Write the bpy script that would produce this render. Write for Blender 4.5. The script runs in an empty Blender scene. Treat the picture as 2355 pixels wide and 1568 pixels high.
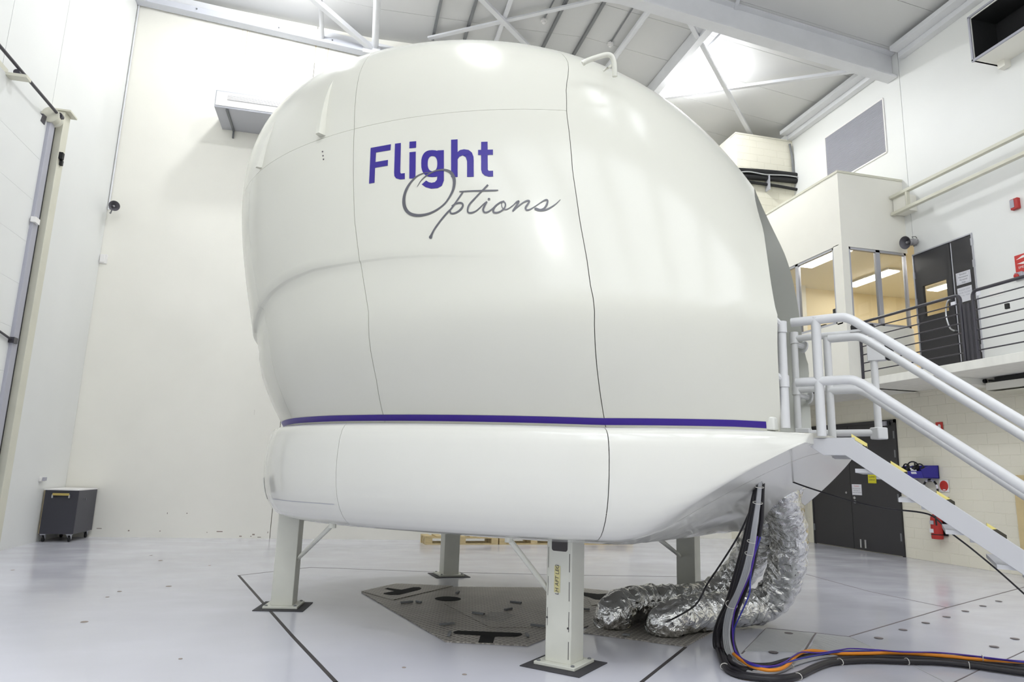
import bpy, bmesh, math, random
import numpy as np
from mathutils import Vector, Matrix

random.seed(7)
U = 1.28                       # scene is laid out in camera heights (1.28 m) and scaled on build
scn = bpy.context.scene
COL = scn.collection
R = math.radians

# ---------------------------------------------------------------- camera, world, exposure
YAW, PIT, ROL, FPX = 0.229128938, 0.191027012, 0.0315086360, 1582.81
_f = np.array([math.sin(YAW)*math.cos(PIT), math.cos(YAW)*math.cos(PIT), math.sin(PIT)])
_r = np.array([math.cos(YAW), -math.sin(YAW), 0.0])
_u = np.cross(_r, _f)
_r, _u = math.cos(ROL)*_r + math.sin(ROL)*_u, -math.sin(ROL)*_r + math.cos(ROL)*_u
CAM_M = np.array([_r, _u, _f])
cd = bpy.data.cameras.new('camera')
cd.sensor_width = 36.0
cd.sensor_fit = 'HORIZONTAL'
cd.lens = FPX/2355*36
cd.clip_end = 200
cam = bpy.data.objects.new('camera', cd)
COL.objects.link(cam)
m3 = Matrix(((_r[0], _u[0], -_f[0]), (_r[1], _u[1], -_f[1]), (_r[2], _u[2], -_f[2])))
cam.matrix_world = Matrix.Translation((0, 0, U)) @ m3.to_4x4()
scn.camera = cam

world = bpy.data.worlds.new('world')
scn.world = world
world.use_nodes = True
world.node_tree.nodes['Background'].inputs[0].default_value = (0.8, 0.85, 1.0, 1)
world.node_tree.nodes['Background'].inputs[1].default_value = 0.02

scn.view_settings.view_transform = 'Standard'
scn.view_settings.look = 'None'
scn.view_settings.gamma = 1.0
scn.view_settings.use_curve_mapping = False
scn.view_settings.exposure = 0.42
scn.cycles.use_denoising = True
scn.cycles.use_adaptive_sampling = True
scn.cycles.adaptive_threshold = 0.02
scn.cycles.max_bounces = 7
scn.cycles.diffuse_bounces = 5
scn.cycles.glossy_bounces = 4
scn.cycles.sample_clamp_indirect = 6.0
scn.cycles.caustics_reflective = False
scn.cycles.caustics_refractive = False

# high bay lamps: x, y, drop below ceiling, strength, label
LAMPS = [(-1.25, 8.95, 0.16, 190, 'round white high bay lamp by the back wall left of the dome'),
         (5.39, 9.79, 0.16, 230, 'glowing round high bay lamp beneath the ceiling braces at right'),
         (0.6, 5.6, 0.30, 330, 'round white high bay lamp straight above the dome'),
         (-1.2, -1.25, 0.30, 220, 'round white high bay lamp behind the viewer near the roller door end')]
# first two roof sheets read off dome reflections, the others added as fill light: x0, x1, y0, y1
SKYLIGHTS_AND_FILL = [(2.5, 3.0, 2.9, 4.3), (3.65, 4.0, 2.9, 4.0)] + [(-3.3+1.87*k, -1.88+1.87*k, -4.8, 1.2) for k in range(6)]
SKY_FILL_STRENGTH = 2.35
TUBE_STRENGTH = 14

# ---------------------------------------------------------------- geometry helpers
def A(*p): return np.array(p, float)

def ray(px, py):
    return CAM_M.T @ np.array([(px-1177.5)/FPX, -(py-784.0)/FPX, 1.0])

def at(px, py, x=None, y=None, z=None):
    """survey point: where the sight line through a measured image point meets the plane x, y or z"""
    d = ray(px, py); o = A(0, 0, 1)
    if x is not None: t = x/d[0]
    elif y is not None: t = y/d[1]
    else: t = (z-1)/d[2]
    return o + d*t

def dp(px, py, dist):
    return A(0, 0, 1) + ray(px, py)*dist

def on_plane(px, py, p0, n):
    d = ray(px, py); o = A(0, 0, 1)
    return o + d*(((p0-o) @ n)/(d @ n))

def spline(pts, m=6):
    pts = [np.array(p, float) for p in pts]
    P = [2*pts[0]-pts[1]] + pts + [2*pts[-1]-pts[-2]]
    out = []
    for i in range(1, len(P)-2):
        a, b, c, d = P[i-1:i+3]
        for k in range(m):
            t = k/m
            out.append(.5*(2*b + (c-a)*t + (2*a-5*b+4*c-d)*t*t + (3*b-a-3*c+d)*t**3))
    out.append(pts[-1])
    return out

ORG = {}

def tag(o, label=None, cat=None, group=None, kind=None):
    if label: o['label'] = label
    if cat: o['category'] = cat
    if group: o['group'] = group
    if kind: o['kind'] = kind
    return o

def thing(name, label, cat, loc, group=None):
    o = bpy.data.objects.new(name, None)
    COL.objects.link(o)
    o.empty_display_size = 0.1
    loc = np.array(loc, float)
    o.location = tuple(loc*U)
    ORG[o.name] = loc
    return tag(o, label, cat, group)

class MB:
    def __init__(s): s.v = []; s.f = []
    def add(s, vs, fs):
        b = len(s.v)
        s.v += [tuple(map(float, p)) for p in vs]
        s.f += [tuple(i+b for i in f) for f in fs]
        return s
    def box(s, a, b):
        x0, y0, z0 = [min(p, q) for p, q in zip(a, b)]
        x1, y1, z1 = [max(p, q) for p, q in zip(a, b)]
        return s.add([(x0,y0,z0),(x1,y0,z0),(x1,y1,z0),(x0,y1,z0),(x0,y0,z1),(x1,y0,z1),(x1,y1,z1),(x0,y1,z1)],
                     [(0,3,2,1),(4,5,6,7),(0,1,5,4),(1,2,6,5),(2,3,7,6),(3,0,4,7)])
    def obox(s, c, X, Y, Z):
        c, X, Y, Z = [np.array(q, float) for q in (c, X, Y, Z)]
        vs = [c+i*X+j*Y+k*Z for k in (-1, 1) for i, j in ((-1,-1),(1,-1),(1,1),(-1,1))]
        return s.add(vs, [(0,3,2,1),(4,5,6,7),(0,1,5,4),(1,2,6,5),(2,3,7,6),(3,0,4,7)])
    def bar(s, p, q, w, h, up=(0,0,1)):
        p, q, up = [np.array(k, float) for k in (p, q, up)]
        d = q-p; L = np.linalg.norm(d); d = d/L
        sd = np.cross(d, up); sd = sd/np.linalg.norm(sd); u2 = np.cross(sd, d)
        return s.obox((p+q)/2, d*L/2, sd*w/2, u2*h/2)
    def prism(s, poly, d):
        n = len(poly); d = np.array(d, float)
        vs = [np.array(p, float) for p in poly] + [np.array(p, float)+d for p in poly]
        return s.add(vs, [tuple(range(n-1, -1, -1)), tuple(range(n, 2*n))] + [(i, (i+1) % n, n+(i+1) % n, n+i) for i in range(n)])
    def tube(s, pts, r, n=10, cap=True, closed=False):
        pts = [np.array(p, float) for p in pts]; m = len(pts)
        rs = r if hasattr(r, '__len__') else [r]*m
        T = []
        for i in range(m):
            a = pts[(i-1) % m] if (closed or i > 0) else pts[i]
            b = pts[(i+1) % m] if (closed or i < m-1) else pts[i]
            t = b-a; T.append(t/(np.linalg.norm(t)+1e-12))
        nrm = np.cross(T[0], (0, 0, 1.0))
        if np.linalg.norm(nrm) < 1e-3: nrm = np.cross(T[0], (1.0, 0, 0))
        nrm /= np.linalg.norm(nrm)
        vs = []; fs = []
        for i in range(m):
            nrm = nrm - T[i]*(nrm @ T[i]); nrm /= np.linalg.norm(nrm)
            bi = np.cross(T[i], nrm)
            for k in range(n):
                a = 2*math.pi*k/n
                vs.append(pts[i] + rs[i]*(math.cos(a)*nrm + math.sin(a)*bi))
        for i in range(m if closed else m-1):
            j = (i+1) % m
            for k in range(n):
                fs.append((i*n+k, i*n+(k+1) % n, j*n+(k+1) % n, j*n+k))
        if cap and not closed:
            fs.append(tuple(range(n-1, -1, -1))); fs.append(tuple((m-1)*n+k for k in range(n)))
        return s.add(vs, fs)
    def lathe(s, c, ax, prof, n=20, cap=True):
        c, ax = np.array(c, float), np.array(ax, float); ax /= np.linalg.norm(ax)
        e = np.cross(ax, (0, 0, 1.0))
        if np.linalg.norm(e) < 1e-3: e = A(1, 0, 0)
        e /= np.linalg.norm(e); g = np.cross(ax, e)
        vs = []; fs = []; m = len(prof)
        for r, h in prof:
            for k in range(n):
                a = 2*math.pi*k/n
                vs.append(c + ax*h + r*(math.cos(a)*e + math.sin(a)*g))
        for i in range(m-1):
            for k in range(n):
                fs.append((i*n+k, i*n+(k+1) % n, (i+1)*n+(k+1) % n, (i+1)*n+k))
        if cap:
            fs.append(tuple(range(n-1, -1, -1))); fs.append(tuple((m-1)*n+k for k in range(n)))
        return s.add(vs, fs)
    def grid(s, rows):
        m, n = len(rows), len(rows[0])
        return s.add([p for r in rows for p in r], [(i*n+j, i*n+j+1, (i+1)*n+j+1, (i+1)*n+j) for i in range(m-1) for j in range(n-1)])
    def build(s, name, mat, parent=None, bevel=0, sharp=35, recalc=True, loc=None):
        me = bpy.data.meshes.new(name)
        V = np.array(s.v, float)
        if parent is not None: org = ORG[parent.name]
        elif loc is not None: org = np.array(loc, float)
        else: org = A((V[:,0].min()+V[:,0].max())/2, (V[:,1].min()+V[:,1].max())/2, V[:,2].min())
        me.from_pydata([tuple((p-org)*U) for p in V], [], s.f)
        if recalc:
            bm = bmesh.new(); bm.from_mesh(me)
            bmesh.ops.recalc_face_normals(bm, faces=bm.faces)
            bm.to_mesh(me); bm.free()
        me.polygons.foreach_set('use_smooth', [True]*len(me.polygons))
        me.set_sharp_from_angle(angle=R(sharp))
        me.materials.append(mat)
        o = bpy.data.objects.new(name, me)
        COL.objects.link(o)
        ORG[o.name] = org
        if parent is not None: o.parent = parent
        else: o.location = tuple(org*U)
        if bevel:
            b = o.modifiers.new('edge', 'BEVEL'); b.width = bevel*U; b.segments = 2; b.limit_method = 'ANGLE'; b.angle_limit = R(40)
        return o

def text(string, size, org, xd, yd, mat, parent, name='lettering', align='CENTER', lift=0.0015, shear=0.0, bold=0.0):
    cu = bpy.data.curves.new('t', 'FONT')
    cu.body = string; cu.size = 1.0; cu.align_x = align; cu.align_y = 'CENTER'; cu.shear = shear; cu.space_line = 1.05; cu.offset = bold
    ob = bpy.data.objects.new('t', cu); COL.objects.link(ob)
    dg = bpy.context.evaluated_depsgraph_get(); dg.update()
    me = bpy.data.meshes.new_from_object(ob.evaluated_get(dg))
    vs = [v.co.copy() for v in me.vertices]; fs = [tuple(p.vertices) for p in me.polygons]
    bpy.data.objects.remove(ob); bpy.data.curves.remove(cu); bpy.data.meshes.remove(me)
    xd, yd, org = A(*xd), A(*yd), np.array(org, float)
    n = np.cross(xd, yd)
    m = MB(); m.add([org + xd*v.x*size + yd*v.y*size + n*lift for v in vs], fs)
    return m.build(name, mat, parent, recalc=False)

# ---------------------------------------------------------------- materials
def srgb(r, g, b):
    return tuple(((c/255+.055)/1.055)**2.4 if c > 10 else c/255/12.92 for c in (r, g, b))

def pm(name, col, rough=.5, metal=0.0, var=None, bump=None, coat=0.0, emit=None, rvar=None, spec=None):
    m = bpy.data.materials.new(name); m.use_nodes = True
    nt = m.node_tree; b = nt.nodes['Principled BSDF']
    N = lambda t: nt.nodes.new(t)
    c = (*srgb(*col), 1)
    b.inputs['Base Color'].default_value = c
    b.inputs['Roughness'].default_value = rough
    b.inputs['Metallic'].default_value = metal
    if spec is not None: b.inputs['Specular IOR Level'].default_value = spec
    if coat: b.inputs['Coat Weight'].default_value = coat; b.inputs['Coat Roughness'].default_value = .04
    if emit: b.inputs['Emission Color'].default_value = c; b.inputs['Emission Strength'].default_value = emit
    geo = N('ShaderNodeNewGeometry') if (var or bump or rvar) else None
    def noise(scale, stretch=(1,1,1), detail=4):
        mp = N('ShaderNodeMapping'); mp.inputs['Scale'].default_value = stretch
        nt.links.new(geo.outputs['Position'], mp.inputs['Vector'])
        n = N('ShaderNodeTexNoise'); n.inputs['Scale'].default_value = scale; n.inputs['Detail'].default_value = detail
        nt.links.new(mp.outputs[0], n.inputs['Vector']); return n
    if var:
        scale, amt = var[:2]; n = noise(scale, var[2] if len(var) > 2 else (1,1,1))
        rp = N('ShaderNodeValToRGB')
        rp.color_ramp.elements[0].position = .3; rp.color_ramp.elements[1].position = .7
        rp.color_ramp.elements[0].color = (*[k*(1-amt) for k in c[:3]], 1)
        rp.color_ramp.elements[1].color = (*[min(1, k*(1+amt*.5)) for k in c[:3]], 1)
        nt.links.new(n.outputs['Fac'], rp.inputs['Fac']); nt.links.new(rp.outputs['Color'], b.inputs['Base Color'])
    if rvar:
        n = noise(rvar[0], rvar[3] if len(rvar) > 3 else (1,1,1))
        mr = N('ShaderNodeMapRange'); mr.inputs['From Min'].default_value = .3; mr.inputs['From Max'].default_value = .7
        mr.inputs['To Min'].default_value = rvar[1]; mr.inputs['To Max'].default_value = rvar[2]
        nt.links.new(n.outputs['Fac'], mr.inputs['Value']); nt.links.new(mr.outputs['Result'], b.inputs['Roughness'])
    if bump:
        n = noise(bump[0], bump[2] if len(bump) > 2 else (1,1,1))
        bp = N('ShaderNodeBump'); bp.inputs['Strength'].default_value = bump[1]; bp.inputs['Distance'].default_value = .02
        nt.links.new(n.outputs['Fac'], bp.inputs['Height']); nt.links.new(bp.outputs['Normal'], b.inputs['Normal'])
    return m

M = {}
M['wall'] = pm('wall_paint', (238, 236, 227), .55, var=(.6, .05), bump=(30, .03))
M['wall_cool'] = pm('wall_panel_cool', (233, 234, 232), .5, var=(.5, .04), bump=(20, .02))
M['block'] = pm('painted_block', (232, 228, 212), .6, var=(.7, .05), bump=(60, .10))
M['ceil'] = pm('ceiling_sheet', (211, 211, 210), .5, var=(.4, .04))
M['steel_white'] = pm('white_steel', (222, 223, 226), .4, var=(3, .04))
M['steel_cream'] = pm('cream_steel', (214, 212, 196), .45, var=(3, .05))
M['conduit'] = pm('dark_conduit', (120, 122, 124), .45)
M['gel'] = pm('gelcoat', (209, 208, 197), .18, coat=.04, spec=.36, var=(.8, .02))
M['inner'] = pm('recess_lining', (196, 197, 190), .35)
M['skirt_gel'] = pm('skirt_gelcoat', (219, 218, 210), .10, coat=.25, var=(.8, .02))
M['deck'] = pm('deck_white', (215, 215, 208), .4)
M['purple'] = pm('purple_vinyl', (46, 8, 132), .35)
M['purple_letter'] = pm('purple_vinyl_letters', (36, 12, 128), .35)
M['grey_letter'] = pm('grey_vinyl', (86, 86, 92), .4)
M['leg'] = pm('leg_paint', (214, 214, 203), .45, var=(4, .05), bump=(12, .03))
M['rubber'] = pm('black_rubber', (62, 61, 64), .75, bump=(90, .1))
M['black'] = pm('black_matt', (20, 20, 22), .6)
M['void'] = pm('dark_void', (6, 6, 7), .9)
M['cable_black'] = pm('black_cable', (26, 23, 28), .42)
M['cable_grey'] = pm('grey_cable', (176, 177, 178), .45)
M['orange'] = pm('orange_cable', (228, 140, 30), .45)
M['blue_c'] = pm('blue_cable', (48, 52, 150), .4)
M['violet_c'] = pm('violet_cable', (74, 40, 150), .4)
M['tie'] = pm('cable_tie_nylon', (215, 212, 205), .5)
M['door'] = pm('charcoal_laminate', (50, 49, 52), .5, bump=(80, .05))
M['chrome'] = pm('brushed_steel', (196, 197, 200), .3, metal=.9)
M['alu'] = pm('aluminium', (186, 187, 194), .4, metal=.35)
M['paper'] = pm('paper', (226, 226, 232), .8)
M['ink'] = pm('ink', (70, 70, 82), .8)
M['redink'] = pm('red_ink', (214, 110, 110), .8)
M['red'] = pm('red_paint', (176, 40, 36), .4)
M['red_sign'] = pm('red_sign', (196, 52, 46), .5)
M['white_sign'] = pm('white_sign', (236, 234, 232), .5)
M['yellow'] = pm('yellow_sign', (216, 208, 40), .5)
M['bin'] = pm('blue_plastic', (48, 42, 150), .4)
M['wood'] = pm('pale_timber', (206, 186, 140), .65, var=(9, .16, (1,1,6)))
M['ply'] = pm('plywood', (212, 192, 146), .6, var=(6, .1, (6,1,1)))
M['rail_dark'] = pm('charcoal_railing', (58, 56, 64), .35)
M['white_rail'] = pm('white_railing', (206, 206, 206), .32)
M['tray_dark'] = pm('black_foam', (24, 24, 26), .8, bump=(60, .3))
M['cab'] = pm('charcoal_cabinet', (66, 66, 74), .5, var=(30, .03))
M['cab_front'] = pm('charcoal_cabinet_front', (52, 52, 60), .5)
M['brass'] = pm('brass', (186, 166, 96), .35, metal=.5)
M['horn'] = pm('grey_horn', (148, 146, 148), .45)
M['horn_in'] = pm('dark_horn', (96, 94, 100), .5)
M['skylight_and_fill'] = pm('roof_sheet_and_fill', (244, 248, 255), .5, emit=SKY_FILL_STRENGTH)  # glow of the two roof sheets and of the added fill panels
M['lamp'] = pm('lamp_glow', (246, 250, 255), .5)
M['tube'] = pm('fluorescent_tube', (255, 252, 244), .5, emit=TUBE_STRENGTH)
M['office_wall'] = pm('office_wall', (232, 220, 190), .7)
M['office_ceil'] = pm('office_ceiling', (226, 222, 212), .7)
M['louver'] = pm('louver_grey', (172, 172, 182), .5)
M['tape'] = pm('masking_tape', (214, 206, 150), .7, var=(20, .1))
M['slab'] = pm('slab_paint', (238, 237, 230), .5, var=(2, .06, (4,4,1)))
M['steel_beam'] = pm('pale_blue_steel', (206, 208, 216), .4, var=(3, .04))
M['joint'] = pm('floor_joint', (112, 104, 106), .6)
M['joint_dark'] = pm('floor_joint_dark', (66, 62, 62), .6)
M['scuff'] = pm('scuff', (150, 138, 130), .8)
M['rust'] = pm('rust_stain', (214, 200, 172), .8)
M['stringer'] = pm('stringer_paint', (190, 190, 192), .4, var=(2, .03))

# glass
g = bpy.data.materials.new('window_glass'); g.use_nodes = True
gb = g.node_tree.nodes['Principled BSDF']
gb.inputs['Base Color'].default_value = (.96, .97, .95, 1); gb.inputs['Roughness'].default_value = 0.0
gb.inputs['Transmission Weight'].default_value = 1.0; gb.inputs['IOR'].default_value = 1.4
M['glass'] = g

def lamp_mat(strength):
    m = pm('lamp_glow', (246, 250, 255), .5); b = m.node_tree.nodes['Principled BSDF']
    b.inputs['Emission Color'].default_value = (.96, .98, 1, 1); b.inputs['Emission Strength'].default_value = strength
    return m

# glossy epoxy floor with streaky wear
def floor_mat():
    m = pm('epoxy_floor', (209, 209, 218), .16, var=(.7, .05), rvar=(1.1, .10, .24, (1, 1.6, 1)), bump=(2.2, .012))
    return m
M['floor'] = floor_mat()
M['cover'] = pm('steel_cover_painted', (188, 189, 190), .3, var=(2, .08), bump=(40, .25, (1, .05, 1)))

# chequer plate
def checker():
    m = bpy.data.materials.new('chequer_plate'); m.use_nodes = True
    nt = m.node_tree; b = nt.nodes['Principled BSDF']; N = nt.nodes.new; L = nt.links.new
    geo = N('ShaderNodeNewGeometry'); sp = N('ShaderNodeSeparateXYZ'); L(geo.outputs['Position'], sp.inputs[0])
    def math_(op, a, b_=None):
        n = N('ShaderNodeMath'); n.operation = op
        for i, k in enumerate((a, b_)):
            if k is None: continue
            if isinstance(k, (int, float)): n.inputs[i].default_value = k
            else: L(k, n.inputs[i])
        return n.outputs[0]
    k = math.pi/.060
    u = math_('MULTIPLY', math_('ADD', sp.outputs[0], math_('MULTIPLY', sp.outputs[1], .55)), k)
    v = math_('MULTIPLY', math_('SUBTRACT', sp.outputs[0], math_('MULTIPLY', sp.outputs[1], .9)), k)
    lu = math_('POWER', math_('ABSOLUTE', math_('SINE', u)), 7.0)
    lv = math_('POWER', math_('ABSOLUTE', math_('SINE', v)), 7.0)
    ln = math_('MAXIMUM', lu, lv)
    nz = N('ShaderNodeTexNoise'); nz.inputs['Scale'].default_value = 2.5; L(geo.outputs['Position'], nz.inputs['Vector'])
    fac = math_('MULTIPLY', ln, nz.outputs['Fac'])
    rp = N('ShaderNodeValToRGB'); rp.color_ramp.elements[0].color = (*srgb(132, 127, 120), 1); rp.color_ramp.elements[1].color = (*srgb(196, 190, 182), 1)
    rp.color_ramp.elements[1].position = .7
    L(fac, rp.inputs['Fac']); L(rp.outputs['Color'], b.inputs['Base Color'])
    bp = N('ShaderNodeBump'); bp.inputs['Strength'].default_value = .5; bp.inputs['Distance'].default_value = .004
    L(ln, bp.inputs['Height']); L(bp.outputs['Normal'], b.inputs['Normal'])
    b.inputs['Roughness'].default_value = .42; b.inputs['Metallic'].default_value = .25
    return m
M['checker'] = checker()

def foil():
    m = bpy.data.materials.new('foil'); m.use_nodes = True
    nt = m.node_tree; b = nt.nodes['Principled BSDF']; N = nt.nodes.new; L = nt.links.new
    b.inputs['Base Color'].default_value = (.80, .80, .79, 1); b.inputs['Metallic'].default_value = 1.0; b.inputs['Roughness'].default_value = .10
    geo = N('ShaderNodeNewGeometry')
    n1 = N('ShaderNodeTexNoise'); n1.inputs['Scale'].default_value = 7; n1.inputs['Detail'].default_value = 4; n1.inputs['Distortion'].default_value = 1.0
    n2 = N('ShaderNodeTexVoronoi'); n2.inputs['Scale'].default_value = 17
    L(geo.outputs['Position'], n1.inputs['Vector']); L(geo.outputs['Position'], n2.inputs['Vector'])
    ad = N('ShaderNodeMath'); ad.operation = 'MULTIPLY_ADD'; ad.inputs[1].default_value = .25
    L(n2.outputs['Distance'], ad.inputs[0]); L(n1.outputs['Fac'], ad.inputs[2])
    bp = N('ShaderNodeBump'); bp.inputs['Strength'].default_value = 1.0; bp.inputs['Distance'].default_value = .05
    L(ad.outputs[0], bp.inputs['Height']); L(bp.outputs['Normal'], b.inputs['Normal'])
    return m
M['foil'] = foil()

# yellow and black hazard nosing
def hazard():
    m = bpy.data.materials.new('hazard_stripe'); m.use_nodes = True
    nt = m.node_tree; b = nt.nodes['Principled BSDF']; N = nt.nodes.new; L = nt.links.new
    geo = N('ShaderNodeNewGeometry'); w = N('ShaderNodeTexWave'); w.inputs['Scale'].default_value = 3.2; w.bands_direction = 'DIAGONAL'
    L(geo.outputs['Position'], w.inputs['Vector'])
    rp = N('ShaderNodeValToRGB'); rp.color_ramp.interpolation = 'CONSTANT'
    rp.color_ramp.elements[0].color = (*srgb(60, 56, 44), 1); rp.color_ramp.elements[1].color = (*srgb(226, 212, 130), 1); rp.color_ramp.elements[1].position = .4
    L(w.outputs['Fac'], rp.inputs['Fac']); L(rp.outputs['Color'], b.inputs['Base Color']); b.inputs['Roughness'].default_value = .7
    return m
M['hazard'] = hazard()

GLYPH={"F":[[[253.54,2.9569],[252.79,2.956],[252.05,2.9553],[251.31,2.9548],[250.58,2.9546],[249.86,2.9545],[250.18,2.9108],[251.03,2.9112],[251.89,2.9119],[252.76,2.9129],[252.99,2.8774],[253.22,2.8424],[252.47,2.8415],[251.73,2.8409],[250.99,2.8405],[251.27,2.7989],[252.0,2.7994],[252.75,2.8],[253.51,2.8008],[253.68,2.7738],[253.85,2.7471],[254.02,2.7205],[254.19,2.6942],[255.17,2.6953],[254.99,2.7233],[254.8,2.7515],[254.62,2.78],[254.44,2.8087],[254.25,2.8377],[254.07,2.8671],[253.89,2.8967],[253.72,2.9266]]],"l":[[[249.18,2.9527],[248.16,2.9514],[248.35,2.9194],[248.54,2.8879],[248.73,2.8568],[248.92,2.826],[249.11,2.7955],[249.3,2.7654],[249.49,2.7355],[249.41,2.7261],[248.78,2.7252],[249.03,2.6838],[249.85,2.6867],[250.41,2.6979],[250.59,2.7161],[250.5,2.7393],[250.31,2.7688],[250.12,2.7986],[249.93,2.8288],[249.74,2.8592],[249.56,2.89],[249.37,2.9211]]],"i":[[[246.7,2.9501],[245.59,2.9467],[245.91,2.8975],[247.0,2.8999]],[[247.16,2.8709],[246.12,2.8689],[246.3,2.8408],[246.47,2.813],[246.64,2.7855],[246.81,2.7582],[246.98,2.7312],[247.16,2.7044],[247.33,2.6778],[248.31,2.6819],[248.14,2.7082],[247.98,2.7347],[247.82,2.7614],[247.65,2.7884],[247.49,2.8157],[247.32,2.8432]]],"h":[[[240.09,2.9257],[239.06,2.9246],[239.26,2.8964],[239.45,2.8685],[239.64,2.8409],[239.82,2.8136],[240.01,2.7865],[240.19,2.7597],[240.37,2.7332],[240.56,2.7069],[240.73,2.6808],[240.91,2.655],[241.89,2.6578],[241.71,2.6835],[241.54,2.7094],[241.36,2.7356],[241.18,2.7619],[241.01,2.7886],[240.82,2.8154],[240.64,2.8426],[240.46,2.87],[240.27,2.8977]],[[239.81,2.8274],[239.25,2.8436],[238.61,2.8466],[237.96,2.8392],[237.61,2.8187],[237.58,2.788],[237.76,2.7583],[237.97,2.7302],[238.17,2.7024],[238.36,2.6748],[238.56,2.6475],[239.54,2.6496],[239.35,2.6765],[239.15,2.7036],[238.96,2.731],[238.77,2.7586],[238.74,2.7888],[239.12,2.8039],[239.67,2.796],[240.2,2.7711],[240.01,2.7991]]],"t":[[[235.66,2.892],[234.69,2.8906],[234.91,2.8611],[235.12,2.8319],[235.34,2.8031],[235.55,2.7746],[235.76,2.7463],[235.96,2.7184],[236.17,2.6907],[236.09,2.682],[235.45,2.681],[235.75,2.6412],[236.42,2.6416],[236.9,2.6507],[237.16,2.6675],[237.13,2.6935],[236.93,2.721],[236.72,2.7487],[236.52,2.7768],[236.31,2.8051],[236.1,2.8338],[235.88,2.8627]],[[236.56,2.8343],[236.0,2.8333],[235.44,2.8323],[234.89,2.8315],[234.33,2.8308],[234.63,2.7928],[235.18,2.7936],[235.73,2.7946],[236.28,2.7958],[236.83,2.797]]],"g":[[[242.7,2.8575],[241.69,2.8543],[241.88,2.8265],[242.06,2.7989],[242.24,2.7716],[242.41,2.7446],[242.59,2.7178],[242.77,2.6912],[242.94,2.6649],[243.12,2.6387],[243.65,2.6057],[244.37,2.5931],[245.37,2.5937],[246.14,2.6087],[246.61,2.6308],[245.78,2.6536],[245.43,2.6393],[245.04,2.6333],[244.52,2.6358],[244.11,2.6501],[243.9,2.6719],[243.73,2.6977],[243.56,2.7237],[243.39,2.75],[243.22,2.7765],[243.04,2.8032],[242.87,2.8302]]],"Si":[[[237.29,2.4919],[237.34,2.488],[237.43,2.4853],[237.53,2.4845],[237.61,2.4858],[237.66,2.4888],[237.65,2.4928],[237.6,2.4966],[237.51,2.4993],[237.41,2.5001],[237.33,2.4989],[237.28,2.4958]]]}
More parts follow.
